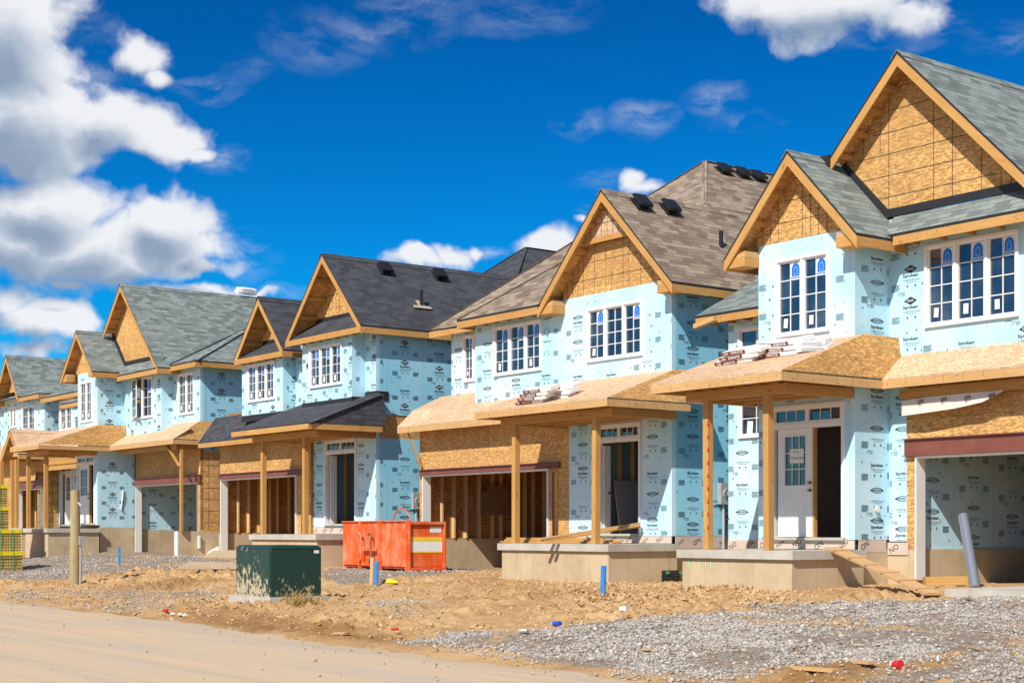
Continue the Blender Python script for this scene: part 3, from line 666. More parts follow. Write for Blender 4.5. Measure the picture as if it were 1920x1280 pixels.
def porch(house, xs0, xs1, ysf, ywall, zs, zg, posts, xf0, xf1, yf, zf, ztop, sh, xct, yback, yck, post_y=None, left_x=None):
    zb = zg-.5
    M = MB(); M.box(xs0, xs1, ysf, ywall-.005, zs-.155, zs, 'slab'); sl = M.build('porch_slab', house)
    M = MB(); M.box(xs0+.09, xs1-.07, ysf+.07, ywall-.01, zb, zs-.157, 'concrete'); M.build('porch_foundation', house)
    # roof: front slope up to the wall and a steep cheek on the right
    p = (ztop-zf)/(ywall-yf)
    lx = left_x if left_x is not None else xf0
    pol = [[(xf0, yf, zf), (xf1, yf, zf), (xct, ywall, ztop), (lx, ywall, ztop)],
           [(xf1, yf, zf), (xf1, yck, zf), (xct, yck, ztop), (xct, ywall, ztop)]]
    under = 'osb_shaded' if sh.startswith('shingle') else 'lumber'
    M = MB(); M.slab(pol[0], .03, sh, 'osb', sh if not sh.startswith('sh') else 'flashing')
    cheek = 'osb' if sh == 'osb_pale' else sh
    M.face([Vector(v) for v in (pol[1][0], pol[1][1], pol[1][2], pol[1][3])], cheek)
    roof = M.build('porch_roof', house)
    if sh.startswith('shingle'):
        K = MB(); a = Vector((xf1, yf, zf)); b = Vector((xct, ywall, ztop)); K.beam(a+Vector((-.02, 0, .008)), b+Vector((-.02, 0, .008)), .20, .02, sh, up=(.55, -.1, 1)); K.build('hip_cap', roof)
    fb = LP if sh == 'osb_pale' else LB
    fascia(roof, (xf0, yf+.02, zf), (xf1, yf+.02, zf), .15, fb, .032)
    fascia(roof, (xf1-.022, yf+.045, zf), (xf1-.022, yback, zf), .15, fb, .032)
    fascia(roof, (xf0+.022, yf+.045, zf), (xf0+.022, ywall-.01, zf+.02), .15, fb, .032)
    py = post_y or ysf+.22
    bz0, bz1 = zf-.34, zf-.17
    bx1 = xf1-.36
    B = MB(); B.beam((xf0+.42, py, (bz0+bz1)/2), (bx1, py, (bz0+bz1)/2), .13, bz1-bz0, LB); B.build('beam', roof)
    B = MB(); B.beam((bx1-.07, py+.07, (bz0+bz1)/2), (bx1-.07, ywall-.02, (bz0+bz1)/2), .13, bz1-bz0, LB); B.build('beam', roof)
    B = MB(); B.beam((xf0+.5, py+.07, (bz0+bz1)/2), (xf0+.5, ywall-.02, (bz0+bz1)/2), .13, bz1-bz0, LB); B.build('beam', roof)
    x = xf0+.7
    while x < bx1-.2: J = MB(); J.beam((x, yf+.05, bz1+.045), (x, ywall-.02, bz1+.045), .04, .085, LB); J.build('joist', roof); x += .41
    J = MB(); J.beam((xf0+.56, (py+ywall)/2, bz0+.09), (bx1-.15, (py+ywall)/2, bz0+.09), .09, .09, LB); J.build('joist', roof); J = MB()
    J.beam((xf0+.56, (py+3*ywall)/4, bz0+.05), (bx1-.15, (py+3*ywall)/4, bz0+.05), .09, .06, LB)
    J.build('joist', roof)
    for x in posts:
        P_ = MB(); P_.beam((x, py, zs+.003), (x+rnd.uniform(-.02, .02), py, bz0), .135, .135, LB, up=(0, 1, 0)); P_.build('porch_post', house)
    return roof
def skirt(house, x0, x1, yf, zf, yw, zw, m, fas=LP):
    """lean-to roof strip over a garage"""
    M = MB(); M.slab([(x0, yf, zf), (x1, yf, zf), (x1, yw, zw), (x0, yw, zw)], .03, m, 'osb', m if not m.startswith('sh') else 'flashing')
    r_ = M.build('garage_roof', house); fascia(r_, (x0, yf+.02, zf), (x1, yf+.02, zf), .15, fas, .032)
    if yw-yf > .2:
        x = x0+.2
        while x < x1: J = MB(); J.beam((x, yf+.05, zf-.1), (x, yw-.02, zf-.1), .04, .1, LB); J.build('joist', r_); x += .41
    return r_
def garage(house, Y, xw0, xw1, xo0, xo1, zg, zo, zh, zt, inner, zstem, depth=6., seed=3, hx1=None, rear='interior_dark', hx0=None, thL=.15):
    f = fr('F', Y); M = MB(); zb = zg-.4
    panel(M, f, xw0, xw1, zb if False else zstem, zt, [(xo0, xo1, zstem-1, zh-.01)], 'osb', .1, 'osb_shaded'); M.build('garage_wall', house)
    M = MB(); M.box(xw0, xo0-.002, Y-.04, Y+.2, zb, zstem-.002, 'concrete'); M.box(xo1+.002, xw1, Y-.04, Y+.2, zb, zstem-.002, 'concrete'); M.build('foundation', house)
    # steel lintel: two flanges and a web
    a0 = hx0 if hx0 is not None else xo0-.12; a1 = hx1 or xo1+.25; M = MB()
    M.box(a0, a1, Y-.10, Y+.02, zo+.012, zo+.032, 'steel_red'); M.box(a0, a1, Y-.10, Y+.02, zh-.02, zh, 'steel_red'); M.box(a0+.004, a1-.004, Y-.05, Y-.035, zo+.032, zh-.02, 'steel_red')
    M.build('lintel', house)
    M = MB(); M.box(xo0, xo0+.035, Y-.06, Y+.20, zg, zo-.03, 'white_paint'); M.box(xo1-.035, xo1, Y-.06, Y+.20, zg, zo-.03, 'white_paint'); M.box(xo0, xo1, Y-.06, Y+.20, zo-.03, zo+.008, 'white_paint')
    M.box(xo0-.05, xo0-.002, Y+.0, Y+.16, zstem, zo, LB); M.build('garage_frame', house)
    # left wall inside
    xi = xo0-thL; y0, y1 = Y+.21, Y+depth
    M = MB(); M.box(xi-.12, xi+.04, y0, y1, zb, zstem-.003, 'concrete')
    M.build('stem_wall', house)
    if inner == 'foam':
        foam(house, fr('S', xi), y0, y1, zstem, zt-.1, (), 'dupont', seed, label='foam board on the inner garage wall')
    else:
        M = MB(); M.box(xi-.16, xi-.06, y0, y1, zstem, zt-.1, 'osb_shaded'); M.build('garage_sheathing', house)
        x = y0+.05; 
        M = MB(); M.box(xi-.058, xi+.03, y0, y1, zstem, zstem+.04, LB, ((0, 1, 0), (0, 0))); M.build('sole_plate', house)
        while x < y1:
            M = MB(); M.beam((xi+.012, x, zstem+.042), (xi+.012, x, zt-.1), .05, .135, 'stud_bright', up=(1, 0, 0)); M.build('stud', house); x += rnd.choice((.30, .406, .406, .46))
    M = MB(); M.box(xi-.2, xw1, y1, y1+.1, zb, zt, rear); M.box(xw1-.1, xw1, Y+.21, y1, zb, zt, rear); M.box(xi-.2, xw1, Y+.12, y1, zt-.1, zt-.02, 'osb_shaded'); M.build('garage_interior', house)
def door_unit(house, Y, x0, x1, z0, z1, zt, leaf, lites=2, paper=False, hinge_open=0.):
    """entry: frame, transom lights on top, a door leaf and the open half"""
    f = fr('F', Y); M = MB()
    def bx(a0, a1, b0, b1, o0, o1, m='white_vinyl', MM=None): 
        (MM or M).box(a0, a1, Y-o1, Y-o0, b0, b1, m)
    bx(x0, x0+.06, z0, zt, -.1, .05); bx(x1-.06, x1, z0, zt, -.1, .05); bx(x0+.06, x1-.06, zt-.06, zt, -.1, .048); bx(x0+.06, x1-.06, z1, z1+.09, -.1, .048); bx(x0-.02, x1+.02, z0-.05, z0, -.1, .09, 'slab')
    fr_ = M.build('door_frame', house)
    T = MB(); G = MB(); n = lites; w = (x1-x0-.12)/n; b0, b1 = z1+.09, zt-.06
    for k in range(n):
        l, r_ = x0+.06+k*w, x0+.06+(k+1)*w
        bx(l, l+.045, b0, b1, -.05, .03, MM=T); bx(r_-.045, r_, b0, b1, -.05, .03, MM=T); bx(l+.045, r_-.045, b0, b0+.045, -.05, .03, MM=T); bx(l+.045, r_-.045, b1-.045, b1, -.05, .03, MM=T)
        G.face([f(l+.045, b0+.045, -.02), f(r_-.045, b0+.045, -.02), f(r_-.045, b1-.045, -.02), f(l+.045, b1-.045, -.02)], 'glass')
        for j in (1, 2):
            a = l+.045+(w-.09)*j/3; bx(a-.008, a+.008, b0+.045, b1-.045, -.019, -.008, 'white_paint', T)
    t = T.build('transom_window', fr_); G.build('pane', t)
    if leaf:
        D = MB(); l, r_ = leaf; g = fr('F', Y)
        def db(a0, a1, b0, b1, o0, o1, m='white_paint'): D.box(a0, a1, Y-o1, Y-o0, b0, b1, m)
        wl = r_-l; h = z1-z0
        gl, gr, gb, gt = l+.2*wl, r_-.2*wl, z0+.48*h, z0+.93*h
        db(l, gl, z0+.01, z1-.005, -.06, -.015); db(gr, r_, z0+.01, z1-.005, -.06, -.015); db(gl, gr, z0+.01, gb, -.06, -.015); db(gl, gr, gt, z1-.005, -.06, -.015)
        for (q0, q1) in ((gl-.03, gl), (gr, gr+.03)): db(q0, q1, gb-.03, gt+.03, -.016, -.004)
        db(gl, gr, gb-.03, gb, -.016, -.004); db(gl, gr, gt, gt+.03, -.016, -.004)
        for k in (1, 2):
            a = gl+(gr-gl)*k/3; db(a-.008, a+.008, gb, gt, -.035, -.02)
            b = gb+(gt-gb)*k/3; db(gl, gr, b-.008, b+.008, -.0345, -.0195)
        for q in (l+.2*wl, l+.56*wl):      # two moulded panels
            a0, a1, p0, p1 = q, q+.24*wl, z0+.12*h, z0+.38*h
            db(a0, a1, p0, p0+.015, -.016, -.008); db(a0, a1, p1-.015, p1, -.016, -.008); db(a0, a0+.015, p0+.015, p1-.015, -.016, -.008); db(a1-.015, a1, p0+.015, p1-.015, -.016, -.008)
        if paper:
            pf = lambda a, b, o=0.: f(a, b, o-.0335)
            ca, cb = (gl+gr)/2+.02, gb+(gt-gb)*.60
            stamp(D, pf, rectp(-.5, .5, -.5, .5), ca, cb, .38, .36, 'paper_green', .001); stamp(D, pf, rectp(-.5, .5, -.5, .5), ca, cb, .35, .27, 'paper', .003)
            text(D, pf, 'P163', ca, cb+.07, .14, 'ink', .005, .02); text(D, pf, '104 Longboat', ca, cb-.04, .33, 'ink', .005, .02)
        d = D.build('front_door', fr_)
        G = MB(); G.face([f(gl, gb, -.04), f(gr, gb, -.04), f(gr, gt, -.04), f(gl, gt, -.04)], 'glass'); G.build('pane', d)
        for zz in (z0+.43*h, z0+.5*h): K = MB(); K.cyl((r_-.06, Y+.02, zz), (r_-.06, Y-.05, zz), .032, 'brass', 12, .024); K.build('door_knob', d)
        if leaf[1] < x1-.2:
            E = MB(); E.box(r_+.003, r_+.04, Y-.0, Y+.09, z0, z1, LB); E.build('door_edge', fr_)
    return fr_
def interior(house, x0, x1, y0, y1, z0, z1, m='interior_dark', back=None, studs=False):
    """entry hall, far end left open to let in light from the rear"""
    M = MB(); M.box(x0, x1, y0, y1+3, z0-.1, z0, 'osb_shaded'); M.box(x0, x1, y0, y1, z1, z1+.1, 'osb_shaded')
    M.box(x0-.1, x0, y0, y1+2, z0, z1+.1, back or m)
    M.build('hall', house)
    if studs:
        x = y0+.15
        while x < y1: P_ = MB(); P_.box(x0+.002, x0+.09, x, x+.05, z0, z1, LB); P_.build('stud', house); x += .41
def shell(house, x0, x1, y0, y1, z0, z1, m='styrofoam_blue'):
    """back and far side of the house; the unseen back has openings added to let light into the hall"""
    y0 += 0 if 'right edge' in house['label'] else 6.4
    M = MB(); w = x1-x0; panel(M, lambda a, b, o=0.: (a, y1-.1-o, b), x0, x1, z0, z1, [(x0+.08*w, x0+.40*w, z0+1.2, z0+3.6), (x0+.5*w, x0+.92*w, z0+1.2, z0+3.6)], m, .1); M.box(x0, x0+.1, y0, y1-.2, z0, z1, m); M.build('rear_wall', house)
def wrap(house, f, a0, a1, b0, b1, seed=1):
    M = MB(); panel(M, f, a0, a1, b0, b1, [], 'wrap', .02); r = random.Random(seed); a = a0+.15
    while a < a1-.1:
        text(M, f, r.choice(('NO', 'ON', 'ON', 'NOV')), a, (b0+b1)/2+r.uniform(-.02, .03), .22, 'ink', .004, .0, (a0, a1, b0, b1), .5); a += r.uniform(.4, .7)
    M.build('sill_wrap', house)
def meter(house, X, y, z, zlow):
    M = MB(); M.box(X+.03, X+.16, y-.14, y+.14, z-.24, z+.24, 'galvanized'); M.cyl((X+.16, y+.02, z-.0), (X+.20, y+.02, z-.0), .10, 'silver', 20); M.cyl((X+.20, y+.02, z), (X+.203, y+.02, z), .075, 'ink', 20); M.box(X+.203, X+.215, y-.015, y+.05, z-.05, z+.05, 'conduit')
    m = M.build('meter_box', house)
    K = MB(); K.cyl((X+.09, y+.0, z-.24), (X+.09, y+.0, zlow), .03, 'conduit', 10); K.tube([(X+.08, y+.09, z-.24), (X+.08, y+.09, zlow+.6), (X+.05, y+.12, zlow+.3)], .014, 'black_metal', 6); K.tube([(X+.03, y-.14, z-.18), (X+.05, y-.3, z-.18), (X+.02, y-.42, z-.17)], .012, 'black_metal', 6)
    K.build('conduit', m)

# ================================================================== HOUSE at the right edge (green-grey roof, two steep gables)
def house_a():
    Y, YG, xl, xr, zf = 21.7, 22.66, -20.88, -18.48, 1.49
    H = thing('townhouse', 'half-built house at the right edge with grey-green roof and two stepped bare-board gables', 'house', (-18.5, 24, .7), 'half-built houses in the row')
    dx0, dx1 = xY(1448, Y), xY(1585, Y); dz1, dzt = zY(1500, 803, Y), zY(1515, 757, Y)
    w = (xY(1456.5, Y), xY(1556.5, Y), zY(1456, 634, Y), zY(1456, 489, Y))
    foam(H, fr('F', Y), xl, xr, 1.45, 7.13, [(dx0, dx1, zf-.05, dzt), w], 'dupont', 4)
    window(H, fr('F', Y), *w, 2, 4, (0, 1), (0, 1))
    door_unit(H, Y, dx0, dx1, zf, dz1, dzt, (xY(1458, Y), xY(1523, Y)), 2, True)
    interior(H, dx0-.1, xr-.13, Y+.14, Y+3.2, zf-.03, dzt+.2)
    foam(H, fr('S', xr), Y+.121, YG, 1.45, 7.3, (), 'dupont', 9, a_off=-.12)
    # the set-back wall on the left, with its two windows
    YR = 23.5; u0 = xY(1386, YR)
    wu = (u0, u0+1.0, zY(1386, 616, YR)-1.45, zY(1386, 616, YR)); wl = (u0, u0+1.0, zY(1386, 822, YR), zY(1386, 822, YR)+1.15)
    foam(H, fr('F', YR), -23.5, xl, 1.42, 6.40, [wu, wl], 'dupont', 21)
    window(H, fr('F', YR), *wu, 1, 4, (0,), (0,)); window(H, fr('F', YR), *wl, 1, 3, (), (0,))
    wrap(H, fr('F', YR-.015), -23.5, xl-.01, 1.22, 1.42, 2); wrap(H, fr('F', Y-.015), xl, xr, 1.275, 1.44, 3); wrap(H, fr('S', xr+.0), Y+.121, YG-.08, 1.22, 1.445, 5); wrap(H, fr('F', YG-.06), xr+.01, -18.0, 1.17, 1.40, 6)
    # garage side
    w3 = (xY(1736, YG), xY(1912, YG), zY(1736, 615.5, YG), zY(1736, 461.2, YG))
    foam(H, fr('F', YG), xr+.002, -13.5, 4.75, 7.38, [w3], 'dow', 14, a_off=-.12)
    window(H, fr('F', YG), *w3, 3, 4, (0, 1, 2), (0, 1, 2))
    xs = xY(1700, YG); foam(H, fr('F', YG), xr+.002, xs, 1.42, 4.5, (), 'dupont', 31)
    garage(H, YG, xs+.002, -13.5, xY(1719, YG), -13.9, .72, zY(1697, 857, YG), zY(1697, 823, YG), 4.6, 'foam', 1.27, 6.2, 8, hx1=-13.7, hx0=xs-.02)
    M = MB(); M.box(xr-.1, xs, YG-.035, YG+.1, .2, 1.2, 'concrete'); M.build('foundation', H)
    shell(H, -23.5, -13.4, YR+.13, 31, .4, 6.3)
    M = MB(); M.box(xl, xr-.004, Y+.02, YG, .2, 1.27, 'concrete'); M.build('foundation', H)
    M = MB(); M.box(-23.45, xl, YR+.01, YR+.2, .3, 1.215, 'concrete'); M.build('foundation', H)
    foam(H, fr('S', -13.38), YG+.0, 31, 1.3, 7.4, (), 'dow', 17, m='styrofoam_shaded'); M = MB(); M.box(-13.48, -13.4, YG+.3, 31, .2, 1.295, 'concrete'); M.build('foundation', H)
    # roofs
    g = gable(H, -19.72, 1.66, 21.25, 24.6, 6.92, 8.70, 'shingle_green', Y-.0, 1.2, 7.135, seed=2, look=3)
    gb = gable(H, -17.93, 2.98, 22.2, 33, 7.27, 10.29, 'shingle_green', YG, 2.75, 7.45, returns=False, look=4, seed=6, left_stop=8.66, eaves=(False, True))
    sl = slopes(H, 'eave_roof', [[(-18.35, 22.2, 7.0), (-13.3, 22.2, 7.0), (-13.3, YG-.005, 7.42), (-18.35, YG-.005, 7.42)]], 'shingle_green')
    fascia(sl, (-18.02, 22.22, 7.0), (-13.3, 22.22, 7.0), .16); fascia(sl, (-13.35, 22.25, 7.0), (-13.35, 31, 7.0))
    [(J := MB()).beam((x, 22.24, 6.86), (x, YG-.01, 6.86), .04, .1, LB) or J.build('rafter_tail', sl) for x in np.arange(-17.8, -13.4, .6)]
    K = MB(); K.beam((-18.50, YG-.02, 7.50), (-13.3, YG-.02, 7.50), .03, .15, 'flashing'); K.beam((-19.66, YG-.025, 8.66), (-18.46, YG-.025, 7.42), .04, .17, 'flashing'); K.box(-19.74, -19.5, 22.15, 22.3, 8.5, 8.72, 'flashing'); K.build('flashing', gb)
    s2 = slopes(H, 'side_roof', [[(-24.1, 23.08, 6.26), (-20.4, 23.08, 6.26), (-20.4, 27, 8.3), (-24.1, 27, 8.3)]], 'shingle_green')
    fascia(s2, (-24.08, 23.1, 6.26), (-20.5, 23.1, 6.26), .15); fascia(s2, (-24.08, 23.12, 6.26), (-24.08, 27, 8.3), .15)
    M = MB(); M.beam((-24.0, 23.0, 6.02), (-23.4, 23.02, 6.13), .14, .10, LP); M.build('loose_block', s2)
    [(J := MB()).beam((x, 23.12, 6.1), (x, YR, 6.1), .04, .1, LB) or J.build('rafter_tail', s2) for x in np.arange(-23.8, -20.6, .5)]
    # porch and garage lean-to
    r_ = porch(H, -21.12, -18.2, 19.75, Y, 1.265, .6, [xY(1328, 19.97), xY(1441.5, 19.97)], -21.45, -18.13, 19.4, 4.37, 5.17, 'osb_pale', -18.25, 22.05, YG-.01)
    M = MB(); M.slab([(-21.45, Y+.002, 5.17), (xl-.002, Y+.002, 5.17), (xl-.002, YR-.01, 5.78), (-21.45, YR-.01, 5.78)], .03, 'osb_pale', 'osb', 'osb_pale'); M.build('roof_deck', r_)
    k = skirt(H, -18.17, -13.4, 22.05, 4.37, YG-.005, 4.84, 'osb_pale')
    B = MB(); B.beam((-18.02, 22.42, 4.10), (-13.4, 22.42, 4.10), .09, .17, LB); B.build('beam', k)
    B = MB(); T0 = [(-17.95, 3.97), (-17.4, 4.005), (-16.8, 4.01), (-16.2, 4.01), (-15.8, 4.01)]; b0 = [3.70, 3.72, 3.76, 3.83, 3.99]
    for i in range(4): B.face([(T0[i][0], 22.36-.03*(i % 2), b0[i]), (T0[i+1][0], 22.36-.03*((i+1) % 2), b0[i+1]), (T0[i+1][0], 22.36, T0[i+1][1]), (T0[i][0], 22.36, T0[i][1])], 'wrap_white')
    f = fr('F', 22.32)
    for i in range(4): text(B, f, 'EN', -17.5+.5*i, 3.93, .12, 'ink', .003, .02, None, .35)
    B.build('house_wrap', k)
    # outside tap sleeve and vent on the bay
    M = MB(); M.cyl((xr, 22.3, 2.02), (xr+.10, 22.22, 1.99), .04, 'tarp', 8); M.cyl((xr, 22.3, 2.02), (xr+.01, 22.3, 2.02), .06, 'paper', 10); M.build('vent_sleeve', H)
    return H
# ================================================================== HOUSE with the brown roof
def house_b():
    Y, YR, xr, zf = 23.1, 24.05, -24.85, 1.55
    H = thing('townhouse', 'half-built house with brown shingles and one wide gable, second from the right', 'house', (-29.8, 25, .7), 'half-built houses in the row')
    xl = xY(891, Y); xll = -34.77
    w1 = (xY(927, Y), xY(1016.5, Y), zY(928, 706, Y), zY(927, 614, Y)); w2 = (xY(1102, Y), xY(1206, Y), zY(1102.5, 680, Y), zY(1102, 580, Y))
    foam(H, fr('F', Y), xl, xr, 4.75, 7.17, [w1, w2], 'dupont', 41)
    window(H, fr('F', Y), *w1, 3, 4, (0, 1, 2), (0, 2)); window(H, fr('F', Y), *w2, 3, 4, (0, 2), (0,))
    u0 = xY(870, YR); w3 = (u0, u0+1.4, zY(870, 717, YR), zY(870, 630, YR))
    foam(H, fr('F', YR), xll, xl+.4, 5.0, 7.45, [w3], 'dupont', 43); window(H, fr('F', YR), *w3, 3, 4, (0,), (0,))
    foam(H, fr('S', xr), Y+.121, 31, 1.5, 7.42, (), 'dupont', 45, m='styrofoam_shaded', a_off=-.1)
    # entry
    ex0 = xY(1067, Y); d0, d1 = xY(1121, Y), xY(1203, Y); z1, zt = zY(1125, 831, Y), zY(1122, 797, Y)
    foam(H, fr('F', Y), ex0, xr, 1.5, 4.748, [(d0, d1, zf-.05, zt)], 'dupont', 47)
    door_unit(H, Y, d0, d1, zf, z1, zt, None, 2)
    interior(H, d0-.1, xr-.13, Y+.14, Y+3.0, zf-.03, zt+.2, back='foam_dim', studs=True)
    M = MB(); M.hexa([(d0+.26, Y+.45, zf), (d0+.30, Y+.45, zf), (d0+.30, Y+2.6, zf), (d0+.26, Y+2.6, zf), (d0+.02, Y+.45, zf+1.25), (d0+.06, Y+.45, zf+1.25), (d0+.06, Y+2.6, zf+1.25), (d0+.02, Y+2.6, zf+1.25)], 'drywall'); M.build('drywall_sheet', H)
    M = MB(); M.box(d0+.07, d0+.11, Y+.10, Y+.30, zf, z1-.05, 'white_paint'); M.cyl((d0+.10, Y+.24, zf+.95), (d0+.18, Y+.24, zf+.95), .03, 'brass', 10); M.build('open_door', H)
    wrap(H, fr('F', Y-.015), ex0, xr, 1.34, 1.495, 8); wrap(H, fr('S', xr), Y+.121, 30, 1.22, 1.495, 9)
    M = MB(); M.box(xr-.3, xr-.004, Y+.125, 30, .2, 1.215, 'concrete'); M.build('foundation', H)
    M = MB(); M.box(-35, ex0, Y+.3, Y+.4, 4.2, 4.9, 'osb_shaded'); M.build('rim_board', H)
    garage(H, Y, xY(787, Y), ex0-.002, xY(795, Y), xY(1030, Y), .7, zY(794, 891.5, Y), zY(790, 880.5, Y), 4.62, 'osb', 1.38, 6.0, 5, hx1=xY(1052, Y), hx0=xY(789, Y))
    P_ = MB(); a = xY(1032, Y)
    for k in range(2): P_.box(a+.08+.16*k, a+.14+.16*k, Y-.02, Y+.1, 1.4, zY(1030, 885, Y), 'steel_red' if k == 0 else LB)
    P_.build('jack_stud', H)
    shell(H, xll, xr-.2, YR, 34, .4, 7.3)
    # electrical backing boards screwed to the garage studs
    xi = xY(795, Y)-.15+.06
    for (pa, pb, t, b) in ((901, 962, 921, 965), (914, 953, 909, 952)):
        o = .03 if pa == 901 else .06
        M = MB(); y0, y1 = yX(pa, xi+o), yX(pb, xi+o); z0, z1_ = zX((pa+pb)/2, b, xi+o), zX((pa+pb)/2, t, xi+o); M.box(xi+o-.012, xi+o+.012, y0, y1, z0, z1_, 'backboard'); M.build('backing_board', H)
    # roof: main hip, front hip, gable
    sh = 'shingle_brown'
    FL, FR, P0, P1 = (-35.2, 23.6, 7.17), (-24.42, 23.6, 6.93), (-29.85, 28.95, 11.58), (-29.85, 36, 11.58)
    m = slopes(H, 'hip_roof', [[FL, FR, P0], [FR, (-24.42, 40, 6.93), P1, P0], [FL, P0, P1, (-35.2, 40, 7.17)]], sh)
    q0, q1, q2 = (-32.5, 22.65, 7.07), (-24.45, 22.65, 7.07), (-28.55, 26.6, 9.97)
    n = slopes(H, 'front_roof', [[q0, (-29.0, 22.65, 7.07), (-29.0, 23.16, 7.494), (-24.96, 23.16, 7.494), q2], [q0, q2, (-28.55, 31, 9.97), (-32.5, 31, 7.07)], [(-24.5, 23.2, 6.85), (-24.5, 31, 6.85), (-28.55, 31, 9.97), q2]], sh)
    for par, a, b in ((m, P0, FL), (m, P0, (-27.3, 26.45, 9.36)), (m, P0, P1), (n, q2, q0)):
        K = MB(); K.beam(Vector(a)+Vector((0, 0, .008)), Vector(b)+Vector((0, 0, .004)), .13, .014, sh); K.build('ridge_cap', par)
    fascia(n, (-32.5, 22.67, 7.07), (-29.1, 22.67, 7.07)); fascia(m, (-35.2, 23.62, 7.17), (-32.3, 23.62, 7.17)); fascia(n, (-32.48, 22.7, 7.07), (-32.48, 24, 7.07))
    [(J := MB()).beam((x, 22.7, 6.93), (x, Y-.01, 6.93), .04, .09, LB) or J.build('rafter_tail', n) for x in np.arange(-32.3, -29, .5)]
    xc, half, zr, ze = -26.74, 2.37, 9.42, 7.02
    g = gable(H, xc, half, 22.65, 26.9, ze, zr, sh, Y, 1.93, 7.172, seed=12, look=4)
    fascia(g, (-24.40, 26.4, 7.03), (-24.40, 40, 7.03))
    # the collar band under the peak: small upper triangle stands proud
    p = (zr-ze)/half; zb = 8.42; hw = (zr-.09-zb)/p
    M = MB(); f = fr('F', Y-.18); M.face([f(xc-hw, zb), f(xc+hw, zb), f(xc, zr-.09)], 'osb_pale')
    r = random.Random(3)
    for a in np.arange(xc-hw+.2, xc+hw, .2): M.face([f(a, zb, .003), f(a+.012, zb, .003), f(a+.012, zb+(hw-abs(a-xc))*p*.9, .003), f(a, zb+(hw-abs(a-xc))*p*.9, .003)], 'ink')
    for k in (.3, .6): w = hw*(1-k/((zr-.09-zb)))-.02; M.face([f(xc-w, zb+k, .0035), f(xc+w, zb+k, .0035), f(xc+w, zb+k+.012, .0035), f(xc-w, zb+k+.012, .0035)], 'ink')
    M.build('upper_gable', g)
    M = MB(); M.box(xc-hw-.02, xc+hw+.02, Y-.20, Y-.16, zb-.12, zb-.002, LB, ((1, 0, 0), (0, 0))); M.build('collar_board', g)
    nv = Vector((1.0, 0, 1)).normalized()
    for px, py in ((1201, 383), (1255, 392)):
        roof_vent(H, hit(px, py, (xc+.0, 25, zr+.05), (p, 0, 1)), (p, 0, 1), (0, 1, 0))
    p2 = (11.58-7.17)/(-24.42+29.85)
    for px, py in ((1356, 321), (1391, 328), (1420, 334)):
        roof_vent(H, hit(px, py, (-29.85, 30, 11.58), (p2, 0, 1)), (p2, 0, 1), (0, 1, 0))
    vent_pipe(H, hit(1352, 473, (-29.85, 30, 11.58), (p2, 0, 1)), .5, (p2, 0, 1))
    # porch and garage lean-to
    porch(H, -28.55, -24.6, 21.04, Y, 1.33, .55, [xY(967, 21.26), xY(1117, 21.26)], -29.05, -24.3, 20.75, 4.40, 5.17, 'osb_pale', -24.72, Y+.05, Y+.5)
    xk0 = xY(745, 22.58)
    k = skirt(H, xk0, -28.2, 22.58, 4.455, Y-.005, 4.93, 'osb_pale')
    M = MB(); M.slab([(xk0, Y, 4.935), (xl-.002, Y, 4.935), (xl-.002, YR-.005, 5.36), (xk0, YR-.005, 5.36)], .03, 'osb_pale', 'osb', 'osb_pale'); M.build('roof_deck', k)
    fascia(k, (xk0+.02, 22.62, 4.455), (xk0+.02, Y+.9, 4.87), .15, LP, .032)
    M = MB(); M.beam((xY(765, 22.7), 22.70, 4.27), (xY(790, Y-.06), Y-.07, zY(790, 876, Y)), .09, .045, LB); M.build('brace', k)
    M = MB(); M.box(xY(787, Y)+.01, xY(787, Y)+.06, Y+.11, 25, 4.3, 4.95, 'osb'); M.build('side_sheathing', H)
    meter(H, xr+.004, yX(1351, xr), zX(1351, 925, xr), 1.2)
    return H
